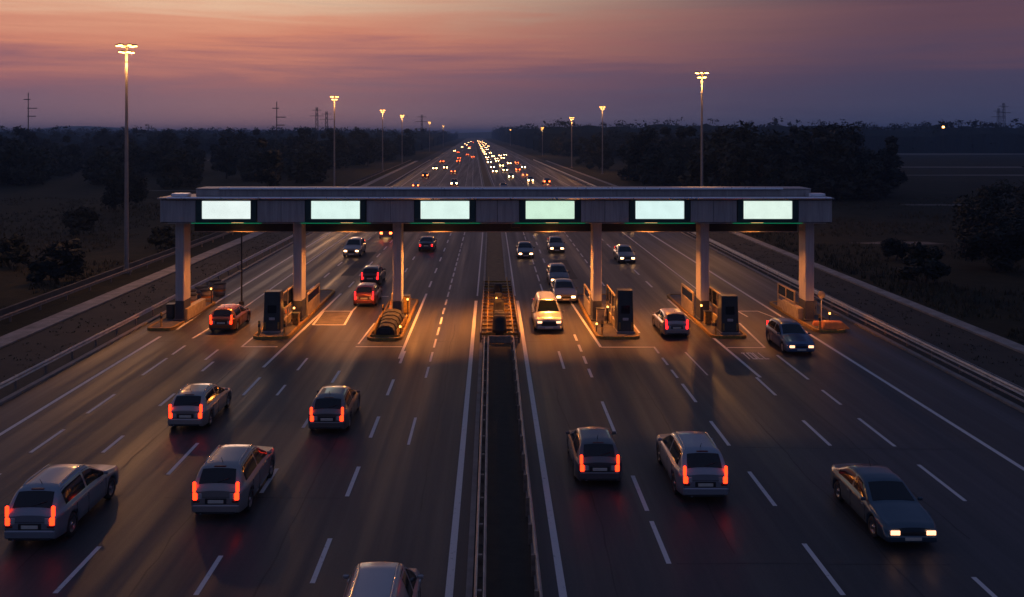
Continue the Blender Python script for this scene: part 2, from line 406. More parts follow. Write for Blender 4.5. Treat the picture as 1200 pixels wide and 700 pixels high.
# ------------------------------------------------------------------ guard rails
WB = [(0, .46), (.05, .50), (.0, .56), (.0, .60), (.05, .66), (0, .74), (-.03, .74), (.015, .66), (-.03, .60), (-.03, .56), (.015, .50), (-.03, .46)]
def guardrail(x, z0, z1, side, label, m='steel', post_step=4.0, top=0.0, double=False, lower=False):
    t = thing('guardrail', (x, z0, 0), label, 'guardrail')
    pth = [(bend(z) , z - z0) for z in zs(z0, z1)]
    q = MB(); q.sweep([(dx * side, z + top) for dx, z in WB], pth); q.build('rail', M[m], t)
    if double:
        q = MB(); q.sweep([(-dx * side - .22 * side, z + top) for dx, z in WB], pth); q.build('rail', M[m], t)
    if lower:
        q = MB(); q.sweep([(-.03, .2), (.03, .2), (.03, .28), (-.03, .28)], pth); q.build('lower_rail', M[m], t)
    pm = MB().box(-.06, .06, -.05, .05, 0, .72 + top).mesh('post', M['rust'])
    z = z0 + .5; n = 0
    while z < z1 and n < 70:
        o = bpy.data.objects.new('post', pm); COL.objects.link(o); o.parent = t
        o.location = (-.10 * side + bend(z), z - z0, 0); n += 1
        z += post_step if z < 110 else post_step * 3
    return t
guardrail(-23.75, 20, 420, 1, 'long steel guardrail between the carriageway and the grey path on the verge', 'steel', 3.0)
guardrail(25.0, 20, 420, -1, 'long double steel guardrail beside the edge line on the drainage channel side', 'steel', 3.0, double=True, lower=True)
guardrail(-.42, 17, 53, -1, 'dull double guardrail on the median nearest the cars with their backs to us', 'medianrail', 2.0, double=True)
guardrail(1.30, 17, 53, 1, 'bright topped guardrail along the median edge beside the dark turf strip', 'medianrail', 2.0, lower=True)
guardrail(-32.7, 20, 420, 1, 'weathered low fence rail beyond the grey path at the foot of the tall lamp', 'rust', 4.0, top=-.1)
lw = MB(); lw.sweep([(-.12, -.05), (-.10, .55), (.10, .55), (.12, -.05)], path_at(-34.2, 8, 300))
tag(lw.build('retaining_wall', M['oldwall']), 'low rough concrete retaining wall at the edge of the dark field', 'wall')

# ------------------------------------------------------------------ toll gantry
G = thing('toll_gantry', (0, 60, 0), 'long grey toll gantry on six columns spanning both carriageways with lit signs', 'toll gantry')
ZF, ZB = -1.6, 2.0
b = MB(); b.box(-21.75, 22.35, ZF, ZB, 6.95, 8.5, b=.03); b.build('beam', M['darkmetal'], G)
SX = [-17.43, -10.25, -3.06, 3.85, 11.06, 18.16]
edges = [-21.8] + [e for x in SX for e in (x - 2.02, x + 2.02)] + [22.4]
for i in range(0, len(edges), 2):
    q = MB(); x0, x1 = edges[i], edges[i + 1]
    n = 2 if x1 - x0 > 2.6 else 1
    for k in range(n):
        a, c = x0 + (x1 - x0) * k / n, x0 + (x1 - x0) * (k + 1) / n
        q.box(a + .012, c - .012, ZF - .05, ZF - .002, 7.0, 8.42, b=.012)
    q.build('cladding_panel', M['cladding'], G)
for x in (-21.78, 22.38):
    q = MB(); q.box(x - .04, x + .04, ZF + .03, ZB - .03, 6.98, 8.45, b=.01); q.build('end_panel', M['cladding'], G)
q = MB(); q.box(-21.95, 22.5, ZF - .16, ZB + .1, 8.504, 8.60, b=.02); q.build('roof_slab', M['cladding'], G)
q = MB(); q.box(-21.3, 22.3, ZF - .36, ZF - .163, 8.51, 8.66, b=.066); q.build('roof_edge_trim', M['trim'], G)
q = MB(); q.box(-19.9, 21.5, -.25, ZB - .2, 8.602, 9.06, b=.02); q.build('upper_fascia', M['cladding'], G)
q = MB(); q.box(-19.9, 21.5, -.33, ZB - .1, 9.064, 9.13, b=.02); q.build('upper_cap', M['cladding'], G)
q = MB(); q.box(-18.3, 19.6, -.50, -.332, 9.04, 9.19, b=.066); q.build('upper_trim', M['trim'], G)
for x in (-20.7, 21.6):
    q = MB(); q.box(x - .55, x + .55, -1.2, -.4, 8.603, 8.84, b=.05); q.build('roof_unit', M['trim'], G)
q = MB(); q.box(-20.6, 21.2, 1.55, 2.0, 5.98, 6.947, b=.02); q.build('rear_girder', M['rubber'], G)
q = MB(); q.box(-20.6, 21.2, 1.50, 1.547, 5.99, 6.05); q.build('girder_trim', M['cladding'], G)
for i, x in enumerate(SX):
    s = MB(); f_ = ZF - .14
    s.box(x - 1.98, x + 1.98, f_, ZF - .003, 6.99, 7.21, b=.02); s.box(x - 1.98, x + 1.98, f_, ZF - .003, 8.39, 8.49, b=.02)
    s.box(x - 1.98, x - 1.60, f_, ZF - .003, 7.213, 8.387, b=.02); s.box(x + 1.60, x + 1.98, f_, ZF - .003, 7.213, 8.387, b=.02)
    o = s.build('lit_sign', M['bezel'], G)
    q = MB(); q.box(x - 1.597, x + 1.597, ZF - .08, ZF - .004, 7.215, 8.385, b=.02); q.build('screen', SIGN[i], o)
    q = MB(); q.box(x - 2.3, x + 2.3, ZF - .06, ZF + .0, 6.90, 6.945); q.build('green_reflection_strip', M['strip'], G)  # added glowing strip, stands in for green light reflected under the sign
q = MB(); q.tube([(-21.3, ZF - .03, 6.93), (22.0, ZF - .03, 6.93)], .022, 6); q.build('conduit', M['cladding'], G)
q = MB(); q.box(1.35, 2.0, 1.0, 1.5, 6.35, 6.94, b=.04); q.build('hanging_box', M['darkmetal'], G)
CX = [-21.08, -13.12, -6.38, 7.15, 14.42, 21.52]
for x in CX:
    q = MB(); q.box(x - .30, x + .30, 0, 1.3, 1.5, 6.948, b=.035)
    for z in (3.2, 5.0): q.box(x - .305, x + .305, -.005, 1.305, z, z + .012)
    o = q.build('column', M['column'], G)
    q = MB(); q.box(x - .31, x + .31, -.01, 1.31, .15, 1.498, b=.03); q.box(x - .42, x + .42, -.12, 1.42, .02, .28, b=.03); q.build('column_base', M['columnbase'], o)
for x, pw in ((-17.2, 480), (-9.8, 640), (-3.6, 900), (4.1, 920), (10.8, 650), (18.0, 360)):
    q = MB(); q.box(x - .5, x + .5, .02, .70, 6.80, 6.947, b=.03); o = q.build('downlight', M['darkmetal'], G)
    q = MB(); q.box(x - .42, x + .42, .08, .64, 6.775, 6.797); q.build('lens', M['down'], o)
    light('plaza_lamp', 'AREA', (x, .36, 6.76), pw, (1, .30, .05), G, shape='RECTANGLE', size=.9, size_y=.5, spread=radians(118))

# ------------------------------------------------------------------ islands and booth furniture
def rounded(x0, x1, z0, z1, r=.5, n=5):
    P = []
    for cx, cz, a0 in ((x0 + r, z0 + r, pi), (x1 - r, z0 + r, 1.5 * pi), (x1 - r, z1 - r, 0), (x0 + r, z1 - r, .5 * pi)):
        for i in range(n + 1): a = a0 + .5 * pi * i / n; P.append((cx + r * cos(a), cz + r * sin(a)))
    return P
def island(x0, x1, z0, z1, label):
    t = thing('toll_island', ((x0 + x1) / 2, z0, 0), label, 'traffic island'); cx = (x0 + x1) / 2
    q = MB(); q.prism([(x - cx, z - z0) for x, z in rounded(x0 + .12, x1 - .12, z0 + .12, z1 - .12)], 0, .15); q.build('slab', M['island'], t)
    q = MB(); o = rounded(x0, x1, z0, z1); i_ = rounded(x0 + .16, x1 - .16, z0 + .16, z1 - .16); n = len(o)
    for k in range(n):
        k2 = (k + 1) % n
        A, B, C_, D = [(p[0] - cx, p[1] - z0) for p in (o[k], o[k2], i_[k2], i_[k])]
        q.add([A + (0,), B + (0,), C_ + (0,), D + (0,), A + (.19,), B + (.19,), C_ + (.19,), D + (.19,)],
              [(0, 1, 5, 4), (4, 5, 6, 7), (6, 2, 3, 7)])
    q.build('kerb_edge', M['yellow'], t)
    return t
island(-22.5, -20.7, 57.6, 67, 'short kerbed island under the outermost column beside the crash barrels')
island(-14.95, -12.62, 55.2, 72, 'yellow kerbed island carrying a dark cabinet and the second column')
island(-7.75, -5.55, 54.8, 68, 'yellow kerbed island with a low black crash cushion at its nose')
island(6.55, 9.3, 55.2, 70, 'yellow kerbed island with cabinet near the white van')
island(13.75, 16.05, 55.4, 70, 'yellow kerbed island behind the lettering painted on the road')
island(20.85, 22.9, 57.0, 67, 'short kerbed island under the end column beside the blue hatchback')

def cabinet(x, z, w, h, label):
    t = thing('payment_cabinet', (x, z, .15), label, 'cabinet', 'dark payment cabinets on the islands')
    q = MB()
    tp = h - .15
    q.add([(-w/2, 0, 0), (w/2, 0, 0), (w/2, 1.1, 0), (-w/2, 1.1, 0), (-w/2 + .05, .18, tp), (w/2 - .05, .18, tp), (w/2 - .05, .95, tp), (-w/2 + .05, .95, tp)],
          [(0, 1, 5, 4), (1, 2, 6, 5), (2, 3, 7, 6), (3, 0, 4, 7), (4, 5, 6, 7)])
    q.build('housing', M['cabinet'], t, bevel=.05)
    q = MB(); q.box(-w/2 - .06, w/2 + .06, -.06, 1.16, 0, .14, b=.02); q.build('plinth', M['concrete'], t)
    q = MB(); k = .18 / tp
    q.add([(-.28, k * 1.25 - .012, 1.25), (.28, k * 1.25 - .012, 1.25), (.28, k * 1.75 - .012, 1.75), (-.28, k * 1.75 - .012, 1.75)], [(0, 1, 2, 3)]); q.build('screen', M['glass'], t)
    q = MB(); q.box(-.18, .18, k * .9 - .05, k * .9 + .06, .82, .98, b=.02); q.build('card_slot', M['steel'], t)
    for s in (-1, 1):
        q = MB(); q.box(s * (w / 2 - .14) - .05, s * (w / 2 - .14) + .05, .005, .045, .25, .70); q.build('hazard_strip', M['yellow'], t)
    return t
cabinet(-13.95, 56.3, 1.12, 2.75, 'tall dark payment cabinet beside the column left of the two box-marked lanes')
cabinet(8.5, 56.2, 1.05, 2.85, 'tall dark payment cabinet standing on the island between white van and grey hatchback')
cabinet(15.05, 55.9, 1.12, 2.55, 'tall dark payment cabinet closest to the lettering painted on the road')

def frame_panel(x, z0, z1, h, label, bays=2, m='cream'):
    t = thing('booth_screen', (x, z0, .15), label, 'booth screen', 'framed booth screens on the islands')
    L = z1 - z0; h -= .15
    q = MB()
    for i in range(bays + 1):
        y = L * i / bays; q.box(-.05, .05, y - .05, y + .05, 0, h, b=.01)
    for z in (h - .09, h * .52, .5): q.box(-.042, .042, .052, L - .052, z, z + .09)
    q.build('frame', M[m], t)
    q = MB(); q.box(-.02, .02, .06, L - .06, .02, .498); q.build('kick_panel', M[m], t)
    q = MB(); q.box(-.012, .012, .06, L - .06, h * .52 + .092, h - .092); q.build('pane', M['glass'], t)
    return t
frame_panel(14.95, 57.3, 61.4, 2.35, 'cream framed booth screen behind the cabinet by the painted lettering', 3)
frame_panel(8.0, 57.4, 61.6, 2.35, 'cream framed booth screen on the island near the white van', 3)
frame_panel(-13.55, 57.5, 61.8, 2.45, 'cream framed booth screen behind the cabinet on the orange-lit car side', 3)
frame_panel(-6.9, 61.6, 65.6, 1.7, 'low cream framed screen behind the black crash cushion', 2)
frame_panel(21.0, 61.5, 65.0, 1.9, 'slim cream framed screen at the end column beside the guardrail', 2)

def lane_panel(x, z0, z1, h, label):
    t = thing('lane_barrier', (x, z0, .15), label, 'lane barrier', 'solid cream lane barriers by the columns')
    L = z1 - z0; h -= .15
    q = MB(); q.box(-.06, .06, 0, L, .0, h * .56, b=.02)
    q.box(-.06, .06, 0, .16, h * .56, h, b=.02); q.box(-.06, .06, L - .16, L, h * .56, h, b=.02); q.box(-.06, .06, .162, L - .162, h - .16, h, b=.02)
    q.build('panel', M['cream'], t)
    q = MB(); q.box(-.02, .02, .165, L - .165, h * .565, h - .163); q.build('pane', M['glass'], t)
    return t
lane_panel(13.98, 61.4, 65.2, 1.85, 'cream lane barrier with window behind the column near the red tail lights')
lane_panel(6.85, 61.4, 65.4, 1.8, 'cream lane barrier with window beside the lane of the white van')
lane_panel(-12.78, 61.4, 65.8, 1.75, 'cream lane barrier with window beside the pale concrete pad')
for x, z0, z1, h, lb in ((-20.72, 60.2, 64.0, .95, 'low orange lit plinth wall beside the outermost column base'),
                         (20.95, 60.3, 63.6, .95, 'low orange lit plinth wall beside the end column base')):
    q = MB(); q.box(-.3 if x < 0 else -.12, .12 if x < 0 else .3, 0, z1 - z0, 0, h - .15, b=.03)
    tag(q.build('plinth_wall', M['cream'], None, (x + (.0 if x < 0 else -.0), z0, .15)), lb, 'wall')

def bulkhead(x, z, h, label, e=55, dirx=0):
    t = thing('bulkhead_lamp', (x, z, .15), label, 'lamp', 'small lit lamps on the islands')
    q = MB(); q.tube([(0, 0, 0), (0, 0, h - .1)], .035, 8); q.build('post', M['darkmetal'], t)
    q = MB(); q.box(-.08, .08, -.06, .08, h - .1, h + .1, b=.03); q.build('housing', M['darkmetal'], t)
    q = MB(); q.box(-.055, .055, -.085, -.062, h - .05, h + .06, b=.01); q.build('lens', M['bulk'], t)
    light('island_glow', 'POINT', (dirx, .15, h + .25), e * .8, (1, .31, .055), t, shadow_soft_size=.12)
bulkhead(-13.2, 59.4, 1.0, 'small lit lamp beside the column of the orange car side island', 16, .3)
bulkhead(14.05, 59.5, 1.15, 'small lit lamp at the column near the red tail lights', 16, -.3)
bulkhead(7.75, 59.3, 1.1, 'small lit lamp between column and cabinet near the white van', 16, -.3)
bulkhead(8.9, 58.6, 1.2, 'small lit lamp behind the cabinet on the white van island', 40, .4)
bulkhead(-5.75, 60.9, 1.3, 'small lit lamp beside the column at the black crash cushion', 60, .35)
bulkhead(.35, 63.4, .9, 'small lit lamp in the middle of the caged median', 60, 0)
bulkhead(-20.9, 66.2, 1.1, 'small lit lamp among the crash barrels', 45, .3)
bulkhead(22.3, 58.6, .8, 'small lit lamp beside the round headed marker post', 30, -.3)
bulkhead(6.2 + .5, 56.6, .55, 'low lit lamp on the island nose at the box marking near the white van', 55, -.7)
bulkhead(-5.75, 56.0, .5, 'low lit lamp on the island nose next to the black crash cushion', 50, .7)

# crash cushion at island nose
t = thing('crash_cushion', (-6.62, 55.3, .15), 'low black crash cushion with yellow frame at the island nose', 'crash cushion')
q = MB(); pr = [(-.72, 0), (.72, 0), (.72, .45), (.55, .75), (.25, .88), (-.25, .88), (-.55, .75), (-.72, .45)]
for i in range(5):
    s_ = .78 + .055 * i
    q.add([(x * s_, i * .9 + dy, z * s_) for dy in (0, .84) for x, z in pr], [tuple(range(7, -1, -1)), tuple(range(8, 16))] + [(k, (k + 1) % 8, 8 + (k + 1) % 8, 8 + k) for k in range(8)])
q.build('cartridge', M['rubber'], t, bevel=.03)
for s in (-1, 1):
    q = MB(); q.sweep([(-.03, .05), (.03, .05), (.03, .42), (-.03, .42)], [(s * .70, -.1), (s * .92, 4.6)]); q.build('side_rail', M['yellow'], t)
for i in range(6):
    q = MB(); q.box(-.95, .95, i * .9 - .05, i * .9, .0, .12); q.build('diaphragm', M['yellow'], t)
q = MB(); q.box(-.30, .30, -.10, -.03, .18, .55, b=.02); q.build('nose_plate', M['plastic'], t)
# caged median
t = thing('median_cage', (.35, 53.8, .10), 'long steel cage with cross bars and black drums on the central median', 'crash barrier')
for x in (-1.02, -.62, 1.0, 1.36):
    q = MB(); q.sweep([(-.035, .34), (.035, .34), (.035, .66), (-.035, .66)], [(x, 0), (x * .93, 21)]); q.build('side_rail', M['yellow' if abs(x) < .9 or x == 1.0 else 'rust'], t)
for i in range(18):
    q = MB(); q.box(-1.05, 1.36, i * 1.22, i * 1.22 + .10, .22, .34); q.box(-1.05, -.95, i * 1.22, i * 1.22 + .1, 0, .34); q.box(1.26, 1.36, i * 1.22, i * 1.22 + .1, 0, .34)
    q.build('cross_bar', M['yellow' if i % 2 else 'rust'], t)
for i, (y, hh, rr) in enumerate(((1.6, 1.25, .46), (3.0, 1.15, .44), (5.2, .85, .36), (7.4, 1.2, .40), (11.5, .9, .34), (15.5, .9, .34))):
    q = MB(); q.lathe([(.001, 0), (rr, 0), (rr, hh * .3), (rr * 1.05, hh * .32), (rr * .95, hh * .36), (rr * .9, hh * .8), (rr * .8, hh), (.001, hh)], (.15, y, .1), n=18); q.build('drum', M['rubber'], t)
q = MB(); q.box(-.5, .85, -.25, -.05, .05, .5, b=.04); q.build('nose_plate', M['rust'], t)

def bollard(x, z, label):
    t = thing('bollard', (x, z, .15), label, 'bollard', 'yellow bollards on the toll islands')
    q = MB(); q.lathe([(.10, 0), (.10, .04), (.065, .05), (.065, .86), (.05, .92), (.001, .94)], (0, 0, 0), n=14); q.build('post', M['yellow'], t)
    q = MB(); q.lathe([(.067, .52), (.069, .53), (.069, .70), (.067, .71)], (0, 0, 0), n=14); q.build('band', M['rubber'], t)
for x, z, w_ in ((-14.6, 55.75, 'outer corner of the island with the orange car'), (-13.0, 55.75, 'lane corner of the island beside the concrete pad'), (6.95, 55.8, 'median side corner of the white van island'),
                 (9.0, 57.9, 'white van island behind its cabinet'), (14.15, 56.0, 'inner corner of the island above the painted lettering'), (15.8, 57.6, 'outer edge above the painted lettering'),
                 (-7.45, 61.0, 'edge of the crash cushion island'), (-21.7, 58.3, 'nose of the short island beside the barrels'), (21.3, 57.6, 'nose of the short island at the end column')):
    bollard(x, z, 'yellow bollard with dark band at the ' + w_)
def kit_box(x, z, w, d, h, m, label):
    t = thing('equipment_box', (x, z, .15), label, 'equipment box')
    q = MB(); q.box(-w/2, w/2, 0, d, .06, h, b=.03); q.build('case', M[m], t)
    q = MB(); q.box(-w/2 + .04, w/2 - .04, -.012, .001, .14, h - .08, b=.005); q.build('door', M[m], t)
    q = MB(); q.box(w/2 - .12, w/2 - .09, -.03, -.013, h * .45, h * .62); q.build('handle', M['plastic'], t)
    q = MB(); q.box(-w/2 - .03, w/2 + .03, -.03, d + .03, h + .001, h + .05, b=.015); q.build('lid', M['cabinet'], t)
for a in ((-14.3, 58.2, .7, .6, 1.15, 'cream', 'cream equipment box behind the cabinet on the orange car island'),
          (-12.95, 58.6, .4, .5, .75, 'yellow', 'small yellow box in front of the second column'),
          (7.25, 58.9, .5, .5, 1.0, 'cream', 'cream equipment box in front of the column on the white van island'),
          (8.75, 60.4, .7, .7, 1.4, 'yellow', 'yellow equipment box behind the cabinet on the white van island'),
          (14.35, 58.7, .42, .5, .85, 'yellow', 'yellow box in front of the column above the painted lettering'),
          (15.5, 60.5, .6, .7, 1.3, 'cream', 'cream equipment box outside the screen above the painted lettering'),
          (-6.0, 62.2, .5, .6, 1.25, 'yellow', 'yellow equipment box beside the column with the crash cushion'),
          (-21.9, 60.4, .5, .6, 1.0, 'cabinet', 'dark equipment box left of the outermost column'),
          (22.35, 61.6, .5, .6, 1.1, 'cream', 'cream equipment box behind the marker post')): kit_box(*a)
def cone(x, z, y, label):
    t = thing('traffic_cone', (x, z, y), label, 'traffic cone')
    q = MB(); q.lathe([(.15, .03), (.03, .70), (.001, .71)], (0, 0, 0), n=16); q.build('cone', M['orange'], t)
    q = MB(); q.box(-.2, .2, -.2, .2, 0, .035, b=.012); q.build('base', M['rubber'], t)
    q = MB(); q.lathe([(.108, .27), (.081, .42)], (0, 0, 0), n=16); q.build('band', M['plate'], t)
cone(-7.2, 63.4, .15, 'orange cone standing on the crash cushion island'); cone(-14.4, 62.5, .15, 'orange cone on the island behind the framed screen by the orange-lit car'); cone(15.2, 63.0, .15, 'orange cone on the island behind the column near the blue hatchback')

# crash barrels by the outermost column
barrel = None
for i, (x, z) in enumerate(((-21.9, 64.6), (-22.5, 66.2), (-21.6, 67.4), (-22.4, 68.6), (-21.5, 70.2), (-22.3, 71.6))):
    if barrel is None:
        t = thing('crash_barrel', (x, z, .02), 'pale sand filled crash barrel in the cluster behind the outermost column', 'crash barrel', 'crash barrels behind the outermost column')
        q = MB(); q.lathe([(.001, 0), (.40, 0), (.43, .25), (.46, .28), (.43, .31), (.45, .62), (.48, .65), (.45, .68), (.46, .9)], (0, 0, 0)); q.build('drum', M['concrete'], t)
        q = MB(); q.lathe([(.50, .9), (.50, .96), (.40, 1.02), (.001, 1.04)], (0, 0, 0)); q.build('lid', M['rubber'], t)
        q = MB(); q.lathe([(.452, .38), (.462, .52)], (0, 0, 0)); q.build('band', M['orange'], t)
        barrel = t
    else:
        c = link_copy(barrel); c.location = (x, z, .02 if x < -22.6 or z > 67 else .17)
        for k in kids(barrel): link_copy(k, parent=c)
barrel.location.z = .17
# marker post, kerb ramp, slim pole
t = thing('marker_post', (22.15, 59.6, .15), 'thin marker post with a round pale reflector beside the end column', 'marker post')
q = MB(); q.tube([(0, 0, 0), (0, 0, 1.75)], .035, 8); q.build('post', M['steel'], t)
q = MB(); q.lathe([(.001, -.02), (.24, -.02), (.26, 0), (.24, .02), (.001, .02)], (0, 0, 0), 'x', 20); o = q.build('reflector', M['cream'], t, (0, -.04, 1.85)); o.rotation_euler = (0, 0, pi / 2)
q = MB(); q.lathe([(.001, 0), (.16, 0), (.14, .05), (.05, .08)], (0, 0, 0)); q.build('foot', M['rubber'], t)
for i, (x, z, s, lb) in enumerate(((22.35, 57.7, 1.0, 'orange wedge shaped nose block on the end column island'), (21.75, 58.6, .6, 'smaller orange block between the end column and the marker post'))):
    q = MB(); q.add([(-.9 * s, -.35 * s, 0), (.9 * s, -.35 * s, 0), (.9 * s, .4 * s, 0), (-.9 * s, .4 * s, 0), (-.75 * s, -.1 * s, .42 * s), (.5 * s, -.1 * s, .38 * s), (.5 * s, .3 * s, .46 * s), (-.75 * s, .3 * s, .5 * s)],
          [(3, 2, 1, 0), (0, 1, 5, 4), (1, 2, 6, 5), (2, 3, 7, 6), (3, 0, 4, 7), (4, 5, 6, 7)])
    tag(q.build('nose_block', M['orange'], None, (x, z, .155), bevel=.06), lb, 'kerb block')
t = thing('camera_pole', (-18.75, 66.6, .012), 'slim dark pole standing behind the gantry ahead of the orange car', 'pole')
q = MB(); q.tube([(0, 0, 0), (0, 0, 7.4)], [.07, .05], 10); q.build('shaft', M['darkmetal'], t)
q = MB(); q.box(-.16, .16, -.16, .16, 0, .22, b=.03); q.build('base_plate', M['darkmetal'], t)
q = MB(); q.box(-.1, .1, -.25, .2, 7.3, 7.5, b=.03); q.build('camera_head', M['darkmetal'], t)

# ------------------------------------------------------------------ street lamps
def street_lamp(x, z, h, label, energy, detail=True, w=1.0):
    t = thing('street_lamp', (x, z, 0), label, 'street lamp', 'tall sodium street lamps along the motorway')
    q = MB(); q.tube([(0, 0, .4), (0, 0, h * .5), (0, 0, h - .2)], [.21, .16, .10], 12); q.build('pole', M['lamp_pole'], t)
    q = MB(); q.box(-.4, .4, -.4, .4, 0, .12, b=.02); q.lathe([(.30, .12), (.24, .42), (.20, .5)], (0, 0, 0)); q.build('base', M['concrete'], t)
    q = MB()
    for zz, R in ((h - .68, .46), (h - .1, .68)):
        q.lathe([(R - .04, -.03), (R + .02, -.03), (R + .02, .03), (R - .04, .03), (R - .04, -.03)], (0, 0, zz), n=20)
        for k in range(4): q.tube([(0, 0, zz - .1), (R * cos(k * pi / 2 + .4), R * sin(k * pi / 2 + .4), zz)], .03, 6)
    q.build('head_frame', M['darkmetal'], t)
    for zz, R, n, off in ((h - .68, .46, 4, .7), (h - .1, .70, 6, .2)):
        for k in range(n):
            a = off + 2 * pi * k / n; lx, ly = R * w * cos(a), R * w * sin(a)
            q = MB(); q.box(-.22, .22, -.16, .16, .02, .14, b=.03); o = q.build('luminaire', M['darkmetal'], t, (lx, ly, zz)); o.rotation_euler = (0, 0, a)
            q = MB(); q.box(-.21, .21, -.15, .15, -.07, .018, b=.03); q.build('lens', M['lumin'], o)
    light('sodium_glow', 'POINT', (0, 0, h - 1.6), energy, (1, .42, .11), t, shadow_soft_size=.6)
LAMPS = [(-33.6, 81.7, 21.0, 'tallest looking lit lamp, nearest on the grey path side', 5500),
         (-33.6, 194, 21.0, 'second lit lamp along the grey path side, about half as tall looking', 5500),
         (-34.5, 305, 21.0, 'third lit lamp along the grey path side', 5500),
         (-34.5, 388, 21.0, 'fourth lit lamp along the grey path side, seen against the far woods', 5500),
         (-34.0, 620, 21.0, 'faint fifth lit lamp near the vanishing end of the grey path side', 5500),
         (-34.0, 900, 21.0, 'farthest tiny lit lamp of the grey path side', 5500),
         (28.0, 118, 21.0, 'tall lit lamp rising behind the gantry roof on the field track side', 5500),
         (38.0, 284, 21.5, 'second lit lamp of the field track side, the taller of a close pair', 5500),
         (33.8, 335, 19.0, 'third lit lamp of the field track side, the shorter of a close pair', 5500),
         (36.5, 512, 16.5, 'fourth lit lamp of the field track side before the dark woods', 5500),
         (36.0, 950, 17.5, 'farthest tiny lit lamp of the field track side', 5500)]
for x, z, h, lb, e in LAMPS: street_lamp(x + bend(z), z, h, lb, e)
t = thing('floodlight', (288, 566, 0), 'single distant orange floodlight glowing above the dark woods', 'floodlight')
q = MB(); q.tube([(0, 0, 0), (0, 0, 17)], .15, 8); q.build('pole', M['darkmetal'], t)
q = MB(); q.box(-.6, .6, -.5, -.1, 16.6, 17.7, b=.05); q.build('lens', M['lumin'], t)
q = MB(); q.box(-.7, .7, -.09, .3, 16.5, 17.8, b=.05); q.build('housing', M['darkmetal'], t)

# utility poles and masts on the skyline
def util_pole(x, z, h, label):
    t = thing('utility_pole', (x, z, 0), label, 'utility pole')
    q = MB(); q.tube([(0, 0, 0), (0, 0, h)], [.34, .22], 8); q.build('pole', M['darkmetal'], t)
    for k, (zz, a, c) in enumerate(((h - 4, -2.5, 1.2), (h - 9, -.5, 5), (h - 13.5, -.5, 4.4))):
        q = MB(); q.box(a, c, -.2, .2, zz, zz + .45); q.build('cross_arm', M['darkmetal'], t)
util_pole(-261, 500, 36, 'tall utility pole with short cross arms near the edge of the woods')
util_pole(-121, 500, 31, 'bare utility pole rising above the woods between two lit lamps')
def mast(x, z, h, label, w=2.6):
    t = thing('lattice_mast', (x, z, 0), label, 'lattice mast')
    q = MB()
    for sx in (-1, 1):
        for sy in (-1, 1): q.tube([(sx * w / 2, sy * w / 2, 0), (sx * w * .22, sy * w * .22, h)], .12, 6)
    n = 9
    for i in range(n):
        a, c = h * i / n, h * (i + 1) / n; wa, wc = w / 2 * (1 - .56 * i / n), w / 2 * (1 - .56 * (i + 1) / n)
        for sy in (-1, 1): q.tube([(-wa, sy * wa, a), (wc, sy * wc, c)], .07, 4); q.tube([(wa, sy * wa, a), (-wc, sy * wc, c)], .07, 4)
    q.build('lattice', M['darkmetal'], t)
    for k, zz in enumerate((h * .80, h * .93)):
        q = MB(); q.box(-5 + k * 1.5, 5 - k * 1.5, -.15, .15, zz, zz + .28); q.build('cross_arm', M['darkmetal'], t)
mast(-126, 640, 32, 'slim lattice mast, first of a pair above the woods')
mast(-119, 640, 29, 'slightly shorter lattice mast, second of a pair above the woods')
mast(352, 610, 34, 'grey lattice mast on the far skyline beyond the field tracks')
mast(360, 630, 31, 'shorter lattice mast behind the grey mast beyond the field tracks')
mast(-55, 700, 28, 'thin lattice mast on the skyline beyond the lamps of the grey path side', 2)

# ------------------------------------------------------------------ trees and bushes
def crown_mesh(seed, rx, rz, z0, n, leaf, m, clumps=16, low=False):
    rnd = random.Random(seed); q = MB(); cl = []
    for i in range(clumps):
        a = rnd.random() * 2 * pi; rr = sqrt(rnd.random()) * .78; u = rnd.random()
        hz = u * (1 - .55 * rr * rr)
        cl.append((rx * rr * cos(a), rx * rr * sin(a), z0 + rz * hz, rx * rnd.uniform(.22, .46)))
    for i in range(n):
        cx, cy, cz, cr = cl[rnd.randrange(clumps)]
        d = Vector((rnd.gauss(0, 1), rnd.gauss(0, 1), rnd.gauss(0, .8))); d.normalize()
        p = Vector((cx, cy, cz)) + d * cr * rnd.random() ** .45
        if p.z < (.15 if low else z0 * .7): p.z = rnd.uniform(.15 if low else z0 * .7, z0 + rz * .4)
        a = Vector((rnd.gauss(0, 1), rnd.gauss(0, 1), rnd.gauss(0, .6))).normalized()
        c = a.cross(d).normalized(); s = leaf * rnd.uniform(.5, 1.3)
        q.add([p - a * s, p + c * s * .45, p + a * s, p - c * s * .45], [(0, 1, 2, 3)])
    return q.mesh('crown', m)
def trunk_mesh(seed, h, r, spread):
    rnd = random.Random(seed); q = MB()
    q.tube([(0, 0, 0), (.15, 0, h * .4), (.05, .1, h * .85)], [r, r * .75, r * .35], 8)
    for i in range(7):
        a = rnd.random() * 6.3; b0 = h * rnd.uniform(.35, .7)
        q.tube([(.1, .05, b0), (spread * .4 * cos(a), spread * .4 * sin(a), b0 + h * .14), (spread * .75 * cos(a), spread * .75 * sin(a), b0 + h * .3)], [r * .4, r * .25, r * .08], 6)
    return q.mesh('trunk', M['bark'])
KINDS = []
for k, (rx, rz, z0, lm) in enumerate(((4.6, 8.5, 3.2, 'leafA'), (5.6, 7.2, 3.0, 'leafB'), (3.6, 9.5, 3.0, 'leafA'), (5.0, 6.0, 2.2, 'leafB'))):
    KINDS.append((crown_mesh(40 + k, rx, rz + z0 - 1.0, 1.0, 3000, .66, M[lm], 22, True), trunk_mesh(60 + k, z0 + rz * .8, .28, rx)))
KL = ['dark rounded tree', 'broad mid green tree', 'dark tall narrow tree', 'low spreading tree']
